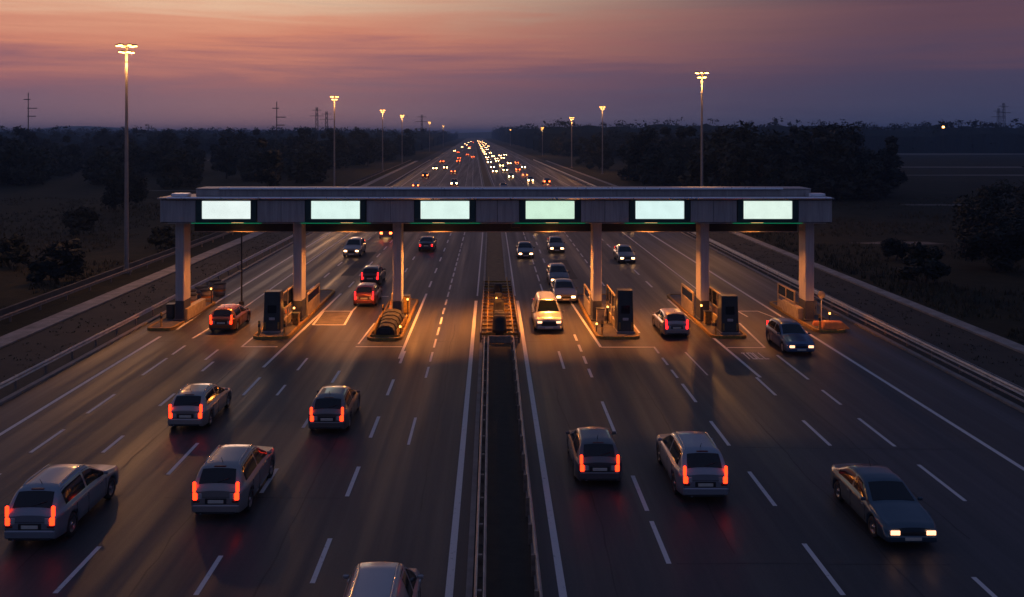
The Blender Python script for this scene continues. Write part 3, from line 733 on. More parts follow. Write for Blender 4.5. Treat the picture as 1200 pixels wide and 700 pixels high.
def tree(x, z, s, kind, label, group=None, meshes=None):
    cm, tm = meshes or KINDS[kind]
    t = thing('tree', (x, z, 0), label, 'tree', group, random.random() * 6.28); t.scale = (s * random.uniform(.9, 1.15), s * random.uniform(.9, 1.15), s)
    for n_, me in (('crown', cm), ('trunk', tm)):
        o = bpy.data.objects.new(n_, me); COL.objects.link(o); o.parent = t
    return t
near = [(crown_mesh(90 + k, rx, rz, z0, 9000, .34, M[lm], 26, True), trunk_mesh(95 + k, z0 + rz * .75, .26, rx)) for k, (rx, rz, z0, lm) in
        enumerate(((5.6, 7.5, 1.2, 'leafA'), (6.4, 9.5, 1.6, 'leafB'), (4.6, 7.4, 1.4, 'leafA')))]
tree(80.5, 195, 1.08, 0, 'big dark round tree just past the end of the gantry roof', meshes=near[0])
tree(58, 190, 1.10, 1, 'wide dark tree behind the lamp rising over the gantry roof', meshes=near[1])
tree(67.5, 183, .82, 0, 'smaller dark tree between the two big trees past the gantry roof', meshes=near[2])
tree(48.5, 84, .66, 0, 'shadowed tree at the edge of the picture beyond the drainage channel', meshes=near[0])
tree(55, 97, .62, 1, 'shadowed tree behind another tree at the picture edge', meshes=near[1])
tree(75, 120, 1.0, 0, 'shadowed tree farther out beside the field track', meshes=near[2])
tree(-62, 150, .8, 0, 'dark lone tree in the field beyond the tall lamp', meshes=near[2])
bush_me = [(crown_mesh(120 + k, 1.0, 1.5, .35, 3200, .13, M[lm], 14, True), trunk_mesh(125 + k, 1.2, .06, .8)) for k, lm in enumerate(('leafB', 'leafA'))]
def bush(x, z, s, k, label):
    t = thing('bush', (x, z, 0), label, 'bush'); t.scale = (s * 1.1, s * 1.1, s); t.rotation_euler = (0, 0, random.random() * 6)
    for n_, me in zip(('foliage', 'stem'), bush_me[k]):
        o = bpy.data.objects.new(n_, me); COL.objects.link(o); o.parent = t
for a in ((36.6, 75, 1.75, 0, 'round bush beside the drainage channel past the end column'),
          (-37.2, 76, 2.1, 1, 'tall dark bush beside the low fence left of the nearest lamp'),
          (-45.5, 84, 1.6, 0, 'smaller bush farther from the fence beside the tall dark bush'),
          (-36.4, 98, 1.35, 0, 'low bush just beyond the nearest lamp pole'),
          (-52, 112, 2.0, 1, 'dark bush out in the field beyond the nearest lamp'),
          (-39.5, 63, 1.5, 1, 'dark bush by the fence at the picture edge'),
          (-43, 69, 1.9, 0, 'bush at the picture edge behind the fence bush'),
          (41, 90, 1.3, 1, 'small dark bush in the rough grass past the round bush'),
          (-37, 132, 1.6, 1, 'dark bush by the fence seen past the first column'),
          (44, 130, 1.8, 1, 'dark bush in the rough grass short of the big trees')): bush(*a)
rt = random.Random(5); placed = []
def ok(x, z, d):
    for a, c in placed:
        if (a - x) ** 2 + (c - z) ** 2 < d * d: return False
    placed.append((x, z)); return True
cnt = {-1: 0, 1: 0}
tries = 0
while tries < 6000 and (cnt[-1] < 140 or cnt[1] < 140):
    tries += 1
    z = 170 + 480 * rt.random() ** 1.3; s = rt.choice((-1, 1))
    if cnt[s] >= 140: continue
    xo = 42 + (z * .62 - 20) * rt.random()
    x = s * xo + bend(z)
    if s > 0 and x > 88 and z < 600: continue
    if s < 0 and z < 190 + 70 * rt.random(): continue
    if any(abs(x - (lx + bend(lz))) < 6 and abs(z - lz) < 9 for lx, lz, *_ in LAMPS): continue
    if not ok(x, z, 5.6): continue
    k = rt.randrange(4); cnt[s] += 1
    sd = 'on the grey path side' if s < 0 else 'on the field track side'
    tree(x, z, rt.uniform(.82, 1.22) * (1 + (z - 175) / 11150), k, '%s in the woods %s of the motorway' % (KL[k], sd), 'trees in the woods %s' % sd)
tree(-212, 560, 1.55, 1, 'emergent broad tree standing out on the skyline behind the nearest lamp')
tree(258, 690, 1.6, 0, 'lone wispy tree standing out on the skyline beyond the field tracks')
# the far-off wood that reads as one mass
fw = MB(); rf = random.Random(8)
SIDE = {-1: 2.5, 1: 7.5}
def canopy(x, z): return 13 + 6.5 * mnoise.noise((x * .012, z * .012, 2)) + 4.5 * mnoise.noise((x * .05, z * .05, 7)) + (z - 600) * .0025
for s in (-1, 1):
    for row in range(15):
        z = 600 + row * 95 + row * row * 2
        x0 = 44; x1 = z * .66 + 60; n = int((x1 - x0) / 5)
        v = []; f = []
        for i in range(n + 1):
            x = s * (x0 + (x1 - x0) * i / n) + bend(z)
            hh = canopy(x, z) - 4.6 + SIDE[s] + 1.6 * mnoise.noise((x * .21, z * .3, 5))
            for j, (dz, k) in enumerate(((-9, 0), (-6, .75), (0, 1), (8, .7), (12, 0))): v.append((x, z + dz + 3 * mnoise.noise((x, j, 1)), hh * k))
        for i in range(n):
            for j in range(4): f.append((i * 5 + j, i * 5 + 5 + j, i * 5 + 6 + j, i * 5 + 1 + j))
        fw.add(v, f, 0)
        for i in range(int((x1 - x0) / 5.5)):
            x = s * rf.uniform(x0, x1) + bend(z); zz = z + rf.uniform(-10, 8); R_ = rf.uniform(2.2, 4.6)
            top = canopy(x, z) + SIDE[s] - rf.uniform(1.0, 4.5) + (1.6 if rf.random() < .1 else 0)
            for k in range(16):
                d = Vector((rf.gauss(0, 1), rf.gauss(0, 1), rf.gauss(.3, .8))).normalized() * R_ * rf.random() ** .4
                a = Vector((rf.gauss(0, 1), rf.gauss(0, 1), rf.gauss(0, .7))).normalized(); c = a.cross(d).normalized(); sz = rf.uniform(.5, 1.3)
                p = Vector((x, zz, top + d.z * .75)) + Vector((d.x, d.y, 0))
                fw.add([p - a * sz, p + c * sz * .6, p + a * sz, p - c * sz * .6], [(0, 1, 2, 3)])
        for i in range(int((x1 - x0) * .8)):
            x = s * rf.uniform(x0, x1) + bend(z); h_ = canopy(x, z) * rf.uniform(.05, .8)
            a = Vector((rf.gauss(0, 1), rf.gauss(0, 1), rf.gauss(0, .7))).normalized(); c = a.cross(Vector((0, 0, 1))).normalized(); sz = rf.uniform(.7, 1.8)
            p = Vector((x, z - 9 * (1 - .5 * h_ / 20), h_)); fw.add([p - a * sz, p + c * sz * .6, p + a * sz, p - c * sz * .6], [(0, 1, 2, 3)])
tag(fw.build('woods', M['leafA']), 'far off dark wood along the horizon on both sides of the motorway', 'woods', kind='stuff')
# rough grass
gr = MB(); rg = random.Random(3)
def tuft(x, z, h, n, base=0):
    for k in range(n):
        a = rg.random() * 6.28; dx, dz = cos(a), sin(a); l = h * rg.uniform(.6, 1.2); w = .035 + .02 * rg.random()
        px, pz = x + rg.gauss(0, .12), z + rg.gauss(0, .12)
        gr.add([(px - dz * w, pz + dx * w, base), (px + dz * w, pz - dx * w, base), (px + dx * l * .45, pz + dz * l * .45, base + l)], [(0, 1, 2)])
for i in range(24000):
    s = rg.choice((-1, 1)); z = 28 + 150 * rg.random() ** 1.5
    xo = (32.6 if s > 0 else 35) + (z * .62) * rg.random() ** 1.3
    if mnoise.noise((s * xo * .08, z * .08, 4)) < -.18: continue
    tuft(s * xo, z, .28 + .35 * max(0, mnoise.noise((xo * .05, z * .05, s))) + .12 * rg.random(), 4)
for i in range(900):
    s = rg.choice((-1, 1)); z = 28 + 90 * rg.random()
    x = rg.uniform(-28.8, -24.4) if s < 0 else rg.uniform(25.6, 30.6)
    tuft(x, z, .06 + .08 * rg.random(), 4)
tag(gr.build('grass', M['grass']), 'rough dry grass growing in tufts beside the motorway', 'grass', kind='stuff')

# ------------------------------------------------------------------ vehicles
def lerp_curve(P, s):
    if s <= P[0][0]: return P[0][1]
    for (a, va), (b_, vb) in zip(P, P[1:]):
        if s <= b_: return va + (vb - va) * (s - a) / (b_ - a)
    return P[-1][1]
def smooth_curve(P, w=.018):
    return lambda s: sum(lerp_curve(P, s + w * k) for k in (-1, -.5, 0, .5, 1)) / 5
CARS = {
 'hatch': dict(L=4.2, W=1.78, hb=[(0, .86), (.06, .93), (.5, .92), (.72, .90), (.97, .70), (1, .62)],
               hr=[(0, .88), (.025, 1.0), (.12, 1.40), (.20, 1.47), (.42, 1.50), (.53, 1.44), (.73, .97), (.78, .94), (.97, .74), (1, .64)],
               rear=(.036, .118), wind=(.548, .715), side=(.14, .70), pillar=.42, ar=.19, af=.81),
 'sedan': dict(L=4.65, W=1.80, hb=[(0, .86), (.04, .92), (.5, .90), (.72, .88), (.97, .70), (1, .62)],
               hr=[(0, .88), (.03, .97), (.13, 1.0), (.29, 1.37), (.37, 1.43), (.5, 1.43), (.57, 1.37), (.73, .95), (.78, .91), (.97, .72), (1, .63)],
               rear=(.145, .275), wind=(.585, .72), side=(.20, .70), pillar=.45, ar=.20, af=.81),
 'suv': dict(L=4.65, W=1.90, hb=[(0, .98), (.05, 1.06), (.5, 1.04), (.72, 1.02), (.97, .86), (1, .76)],
               hr=[(0, 1.0), (.02, 1.12), (.10, 1.60), (.16, 1.67), (.45, 1.70), (.55, 1.64), (.73, 1.10), (.78, 1.06), (.97, .90), (1, .78)],
               rear=(.03, .098), wind=(.565, .715), side=(.12, .70), pillar=.42, ar=.19, af=.81),
 'van': dict(L=4.9, W=1.92, hb=[(0, 1.0), (.04, 1.06), (.5, 1.06), (.78, 1.04), (.97, .88), (1, .76)],
               hr=[(0, 1.05), (.015, 1.2), (.05, 1.80), (.10, 1.88), (.55, 1.90), (.64, 1.84), (.82, 1.14), (.86, 1.08), (.97, .92), (1, .80)],
               rear=(.022, .05), wind=(.655, .805), side=(.50, .79), pillar=.62, ar=.18, af=.83),
}
def car_shape(kind):
    c = CARS[kind]; L, W = c['L'], c['W']; HB, HR = smooth_curve(c['hb']), smooth_curve(c['hr'])
    R, zw = (.37, .32) if kind in ('hatch', 'sedan') else (.41, .36)
    def half(s):
        u = abs(2 * s - 1); w = W / 2
        return w * (1 - .17 * (max(0, u - .72) / .28) ** 2.2)
    def zb(s):
        o = .21 if kind in ('hatch', 'sedan') else .27
        for a in (c['ar'], c['af']):
            d = (s - a) * L
            if abs(d) < R: o = max(o, zw + sqrt(R * R - d * d) * .98)
        return o
    def ring(s):
        w, hb = half(s), HB(s); hr = max(HR(s), hb + .03); z0 = zb(s); wc = w * .925
        dz = hr - hb; wr = wc - .36 * dz - .02
        P = [(w * .93, z0), (w * .985, z0 + .05), (w, max(.56, z0 + .10)), (w * .992, max(hb - .14, z0 + .14)), (w * .965, hb - .025), (wc, hb)]
        for t in (.3, .62, .88): P.append((wc - (wc - wr) * t * (.8 + .2 * t), hb + dz * t * .985))
        P += [(wr - .045, hr - .012), (wr * .72, hr + .012 * min(1, dz * 4)), (wr * .38, hr + .028), (0, hr + .034)]
        return P
    return c, L, W, R, zw, ring, half, HB, HR
SHAPES = {}
def car_meshes(kind):
    if kind in SHAPES: return SHAPES[kind]
    c, L, W, R, zw, ring, half, HB, HR = car_shape(kind)
    S = sorted(set([round(i / 92, 5) for i in range(93)] + [.004, .01, .016, .984, .99, .996]))
    rows = []
    for s in S:
        P = ring(s); y = -L / 2 + L * s
        e = min(s, 1 - s); k = 1 - .11 * max(0, 1 - e / .016) ** 2
        zc = .62
        P = [(x * (1 - (1 - k) * .8), zc + (z - zc) * k) for x, z in P]
        rows.append([(x, y, z) for x, z in P] + [(-x, y, z) for x, z in P[-2::-1]])
    q = MB(); n = len(rows[0])
    v = [p for r_ in rows for p in r_]; f = []
    for i in range(len(rows) - 1):
        for k in range(n - 1): f.append((i * n + k, i * n + n + k, i * n + n + k + 1, i * n + k + 1))
    q.add([(x, y, z) for x, y, z in v], f, 0, True)
    q.add(rows[0], [tuple(range(n))]); q.add(rows[-1], [tuple(range(n - 1, -1, -1))])
    out = {'body': q}
    # glazing that follows the cabin surface
    def top(s, fx):
        P = ring(s); wr = P[9][0] + .045
        x = fx * (wr - .05); ax = abs(x)
        pts = P[9:][::-1]
        for (xa, za), (xb, zb_) in zip(pts, pts[1:]):
            if ax <= xb + 1e-6: return x, za + (zb_ - za) * ((ax - xa) / max(1e-6, xb - xa))
        return x, P[9][1]
    def patch(s0, s1, f0, dy, dz):
        m_ = MB(); A = 10; B_ = 10; vv = []
        for i in range(A + 1):
            s = s0 + (s1 - s0) * i / A
            for j in range(B_ + 1):
                fx = -f0 + 2 * f0 * j / B_; x, z = top(s, fx); vv.append((x, -L / 2 + L * s + dy, z + dz))
        return m_.add(vv, [(i * (B_ + 1) + j, i * (B_ + 1) + j + 1, (i + 1) * (B_ + 1) + j + 1, (i + 1) * (B_ + 1) + j) for i in range(A) for j in range(B_)], 0, True)
    out['windscreen'] = patch(c['wind'][0], c['wind'][1], .93, .008, .008)
    out['rear_window'] = patch(c['rear'][0], c['rear'][1], .90, -.012, .006)
    for sd in (-1, 1):
        lst = []
        for a, b_ in ((c['side'][0], c['pillar'] - .012), (c['pillar'] + .012, c['side'][1])):
            m_ = MB(); vv = []; A = 14
            ss = [a + (b_ - a) * i / A for i in range(A + 1)]
            for s in ss:
                P = ring(s)
                for t in range(4):
                    tt = (.12, .40, .68, .92)[t]
                    seq = P[5:10]; u = tt * 3.6; i0 = min(3, int(u)); fr = u - i0
                    x = seq[i0][0] + (seq[i0 + 1][0] - seq[i0][0]) * fr; z = seq[i0][1] + (seq[i0 + 1][1] - seq[i0][1]) * fr
                    vv.append((sd * (x + .007), -L / 2 + L * s, z))
            fs = [(i * 4 + j, i * 4 + j + 1, i * 4 + 5 + j, i * 4 + 4 + j) for i in range(A) for j in range(3)]
            lst.append(m_.add(vv, fs if sd < 0 else [t_[::-1] for t_ in fs], 0, True))
        out['side%d' % sd] = lst
    SHAPES[kind] = out
    return out
PAINTS = {}
def car_paint(col):
    if col not in PAINTS: PAINTS[col] = mat('car_paint_%d' % len(PAINTS), col, .30, .05, 1.2, metal=.45, coat=.8, rvar=.025)
    return PAINTS[col]
TY = {}
def wheel_meshes(R):
    if R in TY: return TY[R]
    q = MB(); q.lathe([(R * .66, -.10), (R * .9, -.11), (R * .98, -.08), (R, -.04), (R, .04), (R * .98, .08), (R * .9, .11), (R * .66, .10)], (0, 0, 0), 'x', 26)
    r_ = MB(); r_.lathe([(R * .67, .085), (R * .62, .095), (R * .58, .04), (R * .2, .05), (R * .18, .09), (.001, .09)], (0, 0, 0), 'x', 26)
    for k in range(5):
        a = 2 * pi * k / 5; c_, s_ = cos(a), sin(a); w = R * .09
        r_.add([(.06, R * .15 * c_ - w * s_, R * .15 * s_ + w * c_), (.06, R * .15 * c_ + w * s_, R * .15 * s_ - w * c_), (.085, R * .64 * c_ + w * s_, R * .64 * s_ - w * c_), (.085, R * .64 * c_ - w * s_, R * .64 * s_ + w * c_)], [(0, 1, 2, 3), (3, 2, 1, 0)])
    TY[R] = (q.mesh('wheel', M['tyre']), r_.mesh('rim', M['rim'])); return TY[R]
def car(kind, x, z, col, label, facing=False, rails=False, tail='tail', group=None, cat='car', indic=False, yaw=0.0, name=None, lamp='head'):
    c, L, W, R, zw, ring, half, HB, HR = car_shape(kind); ms = car_meshes(kind); P = car_paint(col)
    t = thing(name or {'hatch': 'hatchback', 'sedan': 'saloon_car', 'suv': 'estate_car', 'van': 'van'}[kind], (x, z, .012), label, cat, group, (pi if facing else 0) + yaw)
    def add(q, n, m, par=t, **k): return q.build(n, m, par, **k)
    body = add(ms['body'], 'body', P)
    add(ms['windscreen'], 'windscreen', M['glass']); add(ms['rear_window'], 'rear_window', M['glass'])
    for sd in (-1, 1):
        for q in ms['side%d' % sd]: add(q, 'side_window', M['glass'])
    q = MB(); q.box(-W * .38, W * .38, -L * .47, L * .47, .2, .62); add(q, 'chassis', M['plastic'])
    wm, rm = wheel_meshes(round(R - .05, 2))
    for sy in (c['ar'], c['af']):
        for sd in (-1, 1):
            o = bpy.data.objects.new('wheel', wm); COL.objects.link(o); o.parent = t
            o.location = (sd * (W / 2 - .13), -L / 2 + L * sy, R - .05); o.rotation_euler = (0, 0, 0 if sd > 0 else pi)
            k = bpy.data.objects.new('rim', rm); COL.objects.link(k); k.parent = o
    y0, y1 = -L / 2, L / 2; hr_ = HB(.02); hf = HB(.98); wr = half(.01); wf = half(.99)
    for sd in (-1, 1):
        q = MB()
        zt = hr_ - .06
        q.box(sd * (wr - .13) - .08, sd * (wr - .13) + .08, y0 - .022, y0 + .06, zt - .26, zt, b=.03)
        if kind != 'sedan': q.box(sd * (wr - .10) - .05, sd * (wr - .10) + .05, y0 - .015, y0 + .08, zt + .003, zt + .34, b=.025)
        o = add(q, 'tail_light', M[tail] if not facing else M['tailred'])
        q = MB(); q.box(min(sd * (wr - .215), sd * (wr - .36)), max(sd * (wr - .215), sd * (wr - .36)), y0 - .018, y0 + .05, zt - .22, zt - .02, b=.02); q.build('reversing_lamp', M['lensclear'], o)
        q = MB(); q.box(min(sd * (wr - .055), sd * (wr - .285)), max(sd * (wr - .055), sd * (wr - .285)), y0 - .02, y0 + .05, zt - .33, zt - .245, b=.02); q.build('fog_lamp', M['lensred'], o)
        q = MB(); q.box(sd * (wf - .22) - .17, sd * (wf - .22) + .17, y1 - .09, y1 + .022, hf - .22, hf - .05, b=.035)
        o = add(q, 'headlight', M['lensclear'])
        q = MB(); q.box(sd * (wf - .22) - .145, sd * (wf - .22) + .145, y1 + .0225, y1 + .045, hf - .20, hf - .07, b=.02); q.build('lit_lens', M[lamp], o)
    q = MB(); q.box(-wr + .03, wr - .03, y0 - .045, y0 + .05, .30, .56, b=.04); add(q, 'rear_bumper', P)
    q = MB(); q.box(-wf + .03, wf - .03, y1 - .05, y1 + .05, .24, .44, b=.04); add(q, 'front_bumper', P)
    q = MB(); q.box(-.5, .5, y1 - .01, y1 + .02, .46, hf - .12, b=.02); add(q, 'grille', M['plastic'])
    q = MB(); q.box(-.26, .26, y0 - .028, y0 + .02, .60, .71, b=.01); add(q, 'rear_plate', M['plate'])
    q = MB(); q.box(-.36, .36, y0 - .014, y0 + .02, .57, .76, b=.02); add(q, 'plate_recess', M['plastic'])
    q = MB(); q.box(-wr + .16, wr - .16, y0 - .052, y0 + .02, .255, .345, b=.02); add(q, 'rear_diffuser', M['plastic'])
    q = MB(); q.tube([(-.48, y0 - .06, .27), (-.48, y0 + .2, .27)], .032, 10); add(q, 'exhaust', M['chrome'])
    q = MB(); q.box(-wr + .10, wr - .10, y0 - .008, y0 + .02, .80, .808); q.box(-wr + .05, wr - .05, y0 - .006, y0 + .02, .572, .58)
    for s_, lo in ((.70, .34), (c['pillar'], .30), (.245, .62)):
        for sd in (-1, 1):
            w_ = half(s_); q.box(min(sd * (w_ - .03), sd * (w_ + .002)), max(sd * (w_ - .03), sd * (w_ + .002)), y0 + L * s_ - .006, y0 + L * s_ + .006, lo, HB(s_) - .10)
    add(q, 'panel_gaps', M['seam'])
    if kind != 'sedan':
        a_, b_ = c['rear'][0] + .006, c['rear'][0] + (c['rear'][1] - c['rear'][0]) * .55
        q = MB(); q.tube([(.0, y0 + L * a_ - .035, HR(a_) + .03), (.42, y0 + L * b_ * .8 - .03, HR(b_ * .8) + .03)], .014, 6); add(q, 'rear_wiper', M['plastic'])
    q = MB(); s_ = c['rear'][1] + .07; q.tube([(0, y0 + L * s_, HR(s_) + .02), (0, y0 + L * s_ - .16, HR(s_) + .22)], [.012, .006], 6); add(q, 'aerial', M['plastic'])
    q = MB(); q.box(-.26, .26, y1 + .021, y1 + .055, .30, .40, b=.008); add(q, 'front_plate', M['plate'])
    q = MB(); hrz = HR(c['rear'][1] + .03); q.box(-.2, .2, y0 + L * (c['rear'][1] + .005), y0 + L * (c['rear'][1] + .02), hrz - .02, hrz + .022, b=.008); add(q, 'brake_light', M['brake'])
    s_m = c['wind'][1] - .03; ym = y0 + L * s_m
    for sd in (-1, 1):
        q = MB(); w_ = half(s_m) * .93; zz = HB(s_m) + .05
        q.box(min(sd * w_, sd * (w_ + .17)), max(sd * w_, sd * (w_ + .17)), ym - .04, ym + .04, zz, zz + .11, b=.03); add(q, 'wing_mirror', P)
        q = MB(); w2 = half(.5) + .004
        for s_ in (c['pillar'] - .04, c['pillar'] + .20): q.box(min(sd * (w2 - .03), sd * w2), max(sd * (w2 - .03), sd * w2), y0 + L * s_ - .08, y0 + L * s_ + .08, HB(.5) - .16, HB(.5) - .13)
        add(q, 'door_handles', M['chrome'] if kind != 'hatch' else P)
        if rails:
            q = MB(); pts = []
            for i in range(9):
                s_ = c['rear'][1] + .05 + (c['wind'][0] - .03 - c['rear'][1] - .05) * i / 8
                p = ring(s_)[9]; pts.append((sd * (p[0] - .03), y0 + L * s_, p[1] + (.06 if 0 < i < 8 else .0)))
            q.tube(pts, .018, 6); add(q, 'roof_rail', M['chrome'])
        if indic and sd > 0:
            q = MB(); q.box(wf - .12, wf + .02, y1 - .22, y1 - .08, hf - .16, hf - .05, b=.03); add(q, 'indicator', M['indicator'])
    return t
car('suv', -14.25, 29.7, (.24, .27, .31), 'silver blue estate car cropped by the picture edge, glowing tail lights', rails=True)
car('suv', -9.1, 31.6, (.30, .28, .27), 'silver estate car with roof rails, in the lane beside the cropped estate car', rails=True)
car('hatch', -7.0, 39.8, (.16, .145, .14), 'dark grey hatchback with orange tail lights nearest the median on its carriageway')
car('hatch', -13.15, 40.2, (.36, .33, .31), 'pale silver hatchback following the lane behind the two estate cars', rails=True)
car('van', -2.85, 22.0, (.42, .40, .40), 'silver grey van with only its roof showing at the bottom edge', rails=True, cat='van')
car('hatch', 3.92, 34.2, (.13, .12, .125), 'dark hatchback with two tail lights in the lane right beside the median', )
car('suv', 7.4, 33.0, (.28, .30, .34), 'silver grey estate car with tail lights beside the dark hatchback', rails=True)
car('sedan', 12.95, 29.6, (.05, .085, .115), 'dark blue saloon coming towards us with bright white headlights', facing=True)
car('hatch', 17.85, 53.2, (.07, .12, .22), 'blue hatchback coming out of the toll with an orange indicator', facing=True, indic=True)
car('van', 3.7, 59.4, (.30, .31, .33), 'white van coming through the toll lane beside the median', facing=True, cat='van')
car('hatch', 11.6, 57.6, (.30, .26, .25), 'grey hatchback passing between two islands with red tail lights', tail='tailred')
car('hatch', -17.35, 59.0, (.26, .085, .02), 'hatchback painted with orange reflection between outermost column and cabinet island')  # orange light reflected on the body is put into its paint colour
car('sedan', -7.1, 98.5, (.03, .04, .055), 'dark saloon with red tail lights seen under the gantry beside the median', tail='tailred')
car('hatch', -9.4, 67.5, (.16, .03, .025), 'dark red hatchback just past the concrete pad', tail='tailred')
car('hatch', -10.2, 76.5, (.06, .04, .035), 'dark hatchback ahead of the dark red one behind the gantry', tail='tailred')
MID = [('sedan', 5.6, 69.0, (.16, .15, .15), 'grey saloon with headlights following the white van to the toll'),
       ('hatch', 5.7, 76.5, (.10, .09, .09), 'dark hatchback with headlights, second behind the white van'),
       ('hatch', 13.4, 89.5, (.13, .12, .12), 'grey hatchback with headlights seen between the last two lane columns'),
       ('suv', -14.5, 94.0, (.20, .19, .19), 'pale estate car with headlights oncoming beyond the cabinet island'),
       ('sedan', 3.5, 93.0, (.07, .07, .08), 'dark saloon with headlights beyond the toll beside the median strip'),
       ('hatch', 7.0, 97.0, (.12, .09, .08), 'brown hatchback with headlights in the middle lane beyond the toll'),
       ('sedan', 17.8, 118, (.10, .10, .11), 'dark saloon with headlights in the outer lane beyond the end columns'),
       ('hatch', 6.2, 117, (.10, .10, .1), 'dark hatchback with headlights partly under the gantry beam')]
for k, x, z, col, lb in MID: car(k, x, z, col, lb, facing=True, lamp='midhead')
# traffic far down the road: body, glass and lamps in one small mesh, a car each
def far_mesh(kind, col, head):
    c, L, W, R, zw, ring, half, HB, HR = car_shape(kind); q = MB(); ss = [0, .03, .12, .2, .35, .5, .56, .73, .8, .97, 1]; rows = []
    for s in ss:
        P = [ring(s)[i] for i in (0, 2, 5, 8, 10)]; y = -L / 2 + L * s
        rows.append([(x, y, max(z, .2)) for x, z in P] + [(-x, y, max(z, .2)) for x, z in P[::-1]])
    n = 10
    q.add([p for r_ in rows for p in r_], [(i * n + k, i * n + n + k, i * n + n + k + 1, i * n + k + 1) for i in range(len(ss) - 1) for k in range(n - 1)], 0, True)
    q.add(rows[0], [tuple(range(n))]); q.add(rows[-1], [tuple(range(n - 1, -1, -1))])
    wx = ring(.65)
    q.add([(-.6, -L/2 + L*.57, HR(.57) + .02), (.6, -L/2 + L*.57, HR(.57) + .02), (.72, -L/2 + L*.72, HR(.72) + .02), (-.72, -L/2 + L*.72, HR(.72) + .02)], [(0, 1, 2, 3)], 1)
    for sd in (-1, 1):
        w = half(.99); q.box(sd * (w - .2) - .16, sd * (w - .2) + .16, L / 2 - .05, L / 2 + .03, HB(.98) - .22, HB(.98) - .02, 2)
        q.box(sd * (w - .2) - .14, sd * (w - .2) + .14, -L / 2 - .03, -L / 2 + .05, HB(.02) - .26, HB(.02) - .02, 3)
        for sy in (c['ar'], c['af']): q.lathe([(.001, -.1), (.31, -.1), (.31, .1), (.001, .1)], (sd * (W / 2 - .12), -L / 2 + L * sy, .31), 'x', 12, 4)
    return q.mesh('distant_car', [car_paint(col), M['glass'], M['farhead'], M['fartail'], M['tyre']])
FM = [far_mesh(k, c, 0) for k, c in (('hatch', (.10, .10, .11)), ('sedan', (.22, .21, .21)), ('suv', (.06, .065, .08)), ('sedan', (.12, .03, .03)))]
def far_car(off, z, facing, k):
    o = bpy.data.objects.new('distant_car', FM[k % 4]); COL.objects.link(o); o.location = (off + bend(z), z, .012)
    o.rotation_euler = (0, 0, (pi if facing else 0) + .0202 * (z > 160))
    tag(o, ('small distant car showing headlights in the traffic far beyond the gantry' if facing else 'small distant car showing red tail lights far beyond the gantry'), 'car',
        'distant oncoming cars' if facing else 'distant departing cars')
FARH = [(-17, 318), (-13.5, 326), (-8, 219), (3.7, 206), (7.5, 257), (3.7, 293), (7.4, 300), (3.8, 330), (7.6, 345), (11.6, 372), (3.6, 385), (7.5, 405), (4, 425), (8, 440), (11.5, 450),
        (3.8, 468), (7.5, 490), (11.8, 505), (15, 515), (4, 540), (7.6, 575), (3.8, 600), (11.5, 1250), (4, 670), (7.4, 700), (3.6, 750), (7.8, 790), (4, 850), (11.5, 880), (7.5, 910), (3.8, 960), (7.6, 1010),
        (4, 1080), (11.6, 1100), (7.4, 1180), (3.8, 1240), (7.6, 1320), (4, 1400), (11.5, 1450), (7.5, 1530), (3.8, 1600), (-7, 760), (-14, 830), (-10.5, 980), (-14, 1100), (-10, 1250), (-7, 1400), (-17, 650), (15.2, 330), (11.8, 236),
        (7.5, 140), (11.6, 160), (-17.2, 140), (15.4, 182)]
FART = [(-12.8, 110), (-10.4, 442), (-10.1, 399), (11.8, 302), (11.9, 263), (-17.2, 258), (-13.5, 589), (15.0, 375), (-9.8, 288), (-17, 387), (-7, 825), (-6.8, 520), (-3.6, 470), (-3.6, 1250), (-13.6, 170), (-7, 180), (-16.8, 210), (15.2, 225), (-10, 134)]
for i, (o_, z) in enumerate(FARH): far_car(o_, z, True, i)
for i, (o_, z) in enumerate(FART): far_car(o_, z, False, i + 1)

# ------------------------------------------------------------------ air
HZ = MB(); HZ.box(-9100, 9100, -310, 9100, -1, 46)
hm = bpy.data.materials.new('air'); hm.use_nodes = True; nt = hm.node_tree; nt.nodes.clear()
out = nt.nodes.new('ShaderNodeOutputMaterial'); pv = nt.nodes.new('ShaderNodeVolumePrincipled')
pv.inputs['Color'].default_value = (.36, .60, .98, 1); pv.inputs['Density'].default_value = .00030; pv.inputs['Anisotropy'].default_value = .25
nt.links.new(pv.outputs['Volume'], out.inputs['Volume'])
tag(HZ.build('haze', hm), kind='stuff')

# ------------------------------------------------------------------ sky, sun
SUN_EL, SUN_AZ = radians(1.5), radians(-14)           # low ahead, slightly left of the road
W = bpy.data.worlds.new('World'); SC.world = W; W.use_nodes = True; nt = W.node_tree; nt.nodes.clear()
N = nt.nodes.new; Lk = nt.links.new
def mth(op, *a, clamp=False):
    x = N('ShaderNodeMath'); x.operation = op; x.use_clamp = clamp
    for i, v in enumerate(a):
        if isinstance(v, (int, float)): x.inputs[i].default_value = v
        else: Lk(v, x.inputs[i])
    return x.outputs[0]
tc = N('ShaderNodeTexCoord'); sp = N('ShaderNodeSeparateXYZ'); Lk(tc.outputs['Generated'], sp.inputs[0])
def streaks(sc, det, st):
    mp = N('ShaderNodeMapping'); mp.inputs['Scale'].default_value = st; mp.inputs['Rotation'].default_value = (0, radians(1.2), 0)
    Lk(tc.outputs['Generated'], mp.inputs['Vector'])
    n = N('ShaderNodeTexNoise'); n.inputs['Scale'].default_value = sc; n.inputs['Detail'].default_value = det; n.inputs['Roughness'].default_value = .58
    n.inputs['Distortion'].default_value = .5
    Lk(mp.outputs['Vector'], n.inputs['Vector']); return n.outputs['Fac']
n1 = streaks(1.0, 6, (2.6, 2.6, 42)); n2 = streaks(1.0, 7, (5.5, 5.5, 130))
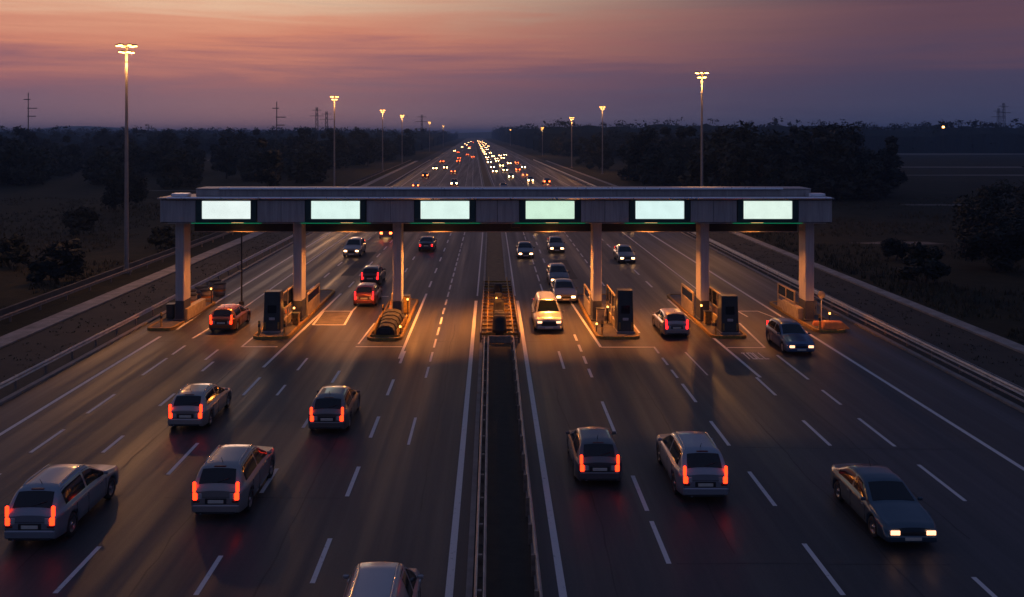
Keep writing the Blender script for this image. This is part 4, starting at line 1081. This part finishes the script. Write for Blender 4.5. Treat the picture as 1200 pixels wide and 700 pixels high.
warp = mth('ADD', mth('MULTIPLY', mth('SUBTRACT', n1, .5), .10), mth('MULTIPLY', mth('SUBTRACT', n2, .5), .032))
fade = mth('MULTIPLY', sp.outputs['Z'], 14.0, clamp=True)
e = mth('ADD', sp.outputs['Z'], mth('MULTIPLY', warp, fade))
p = mth('POWER', mth('MAXIMUM', e, 0.0), .5)
def ramp(stops):
    r_ = N('ShaderNodeValToRGB'); el = r_.color_ramp.elements
    while len(el) < len(stops): el.new(.5)
    for x, (pos, c) in zip(el, stops): x.position = pos; x.color = lin(c) + (1,)
    Lk(p, r_.inputs['Fac']); return r_.outputs['Color']
warm = ramp([(0, (112, 100, 120)), (.127, (112, 98, 120)), (.205, (118, 92, 114)), (.245, (142, 96, 110)), (.275, (176, 112, 110)), (.305, (208, 132, 112)), (.345, (220, 152, 126)), (.389, (232, 190, 160)), (.45, (164, 142, 144)), (.60, (72, 82, 116)), (1, (58, 75, 112))])
cool = ramp([(0, (54, 64, 94)), (.127, (58, 65, 95)), (.205, (62, 62, 92)), (.26, (70, 62, 90)), (.30, (86, 66, 88)), (.345, (96, 68, 84)), (.389, (86, 63, 82)), (.47, (72, 62, 88)), (.64, (66, 76, 112)), (1, (58, 75, 112))])
az = N('ShaderNodeMapRange'); az.interpolation_type = 'SMOOTHSTEP'; az.inputs['From Min'].default_value = -.34; az.inputs['From Max'].default_value = .47
Lk(mth('ADD', sp.outputs['X'], mth('MULTIPLY', mth('SUBTRACT', n1, .5), .25)), az.inputs['Value'])
mx = N('ShaderNodeMix'); mx.data_type = 'RGBA'; Lk(az.outputs['Result'], mx.inputs['Factor']); Lk(warm, mx.inputs['A']); Lk(cool, mx.inputs['B'])
bk = N('ShaderNodeMapRange'); bk.interpolation_type = 'SMOOTHSTEP'; bk.inputs['From Min'].default_value = -.6; bk.inputs['From Max'].default_value = .5
bk.inputs['To Min'].default_value = 1.0; bk.inputs['To Max'].default_value = 0.0; Lk(sp.outputs['Y'], bk.inputs['Value'])
m2 = N('ShaderNodeMix'); m2.data_type = 'RGBA'; Lk(bk.outputs['Result'], m2.inputs['Factor']); Lk(mx.outputs['Result'], m2.inputs['A']); m2.inputs['B'].default_value = lin((76, 84, 120)) + (1,)
sky = N('ShaderNodeTexSky'); sky.sky_type = 'NISHITA'; sky.sun_disc = False; sky.sun_elevation = SUN_EL; sky.sun_rotation = SUN_AZ
bg1 = N('ShaderNodeBackground'); Lk(m2.outputs['Result'], bg1.inputs['Color']); bg1.inputs['Strength'].default_value = .98
bg2 = N('ShaderNodeBackground'); Lk(sky.outputs['Color'], bg2.inputs['Color']); bg2.inputs['Strength'].default_value = .004
ad = N('ShaderNodeAddShader'); Lk(bg1.outputs[0], ad.inputs[0]); Lk(bg2.outputs[0], ad.inputs[1])
wo = N('ShaderNodeOutputWorld'); Lk(ad.outputs[0], wo.inputs['Surface'])
sun = light('sun', 'SUN', (0, 0, 60), .10, (1, .62, .42), angle=radians(12))
d = Vector((sin(SUN_AZ) * cos(radians(4)), cos(SUN_AZ) * cos(radians(4)), sin(radians(4))))
sun.rotation_euler = d.to_track_quat('Z', 'Y').to_euler()

# ------------------------------------------------------------------ camera, output
cam = bpy.data.cameras.new('camera'); co = bpy.data.objects.new('camera', cam); COL.objects.link(co)
co.location = (0, 0, H); co.rotation_euler = (pi / 2, 0, 0)
cam.sensor_width = 36; cam.lens = 31.2; cam.shift_x = .02; cam.shift_y = -.1608; cam.clip_start = .1; cam.clip_end = 20000
SC.camera = co
vs = SC.view_settings; vs.view_transform = 'Standard'; vs.look = 'None'; vs.exposure = 0; vs.gamma = 1; vs.use_curve_mapping = False
cy = SC.cycles
cy.max_bounces = 5; cy.diffuse_bounces = 2; cy.glossy_bounces = 3; cy.volume_bounces = 0; cy.transmission_bounces = 2
cy.sample_clamp_indirect = 4.0; cy.use_denoising = True
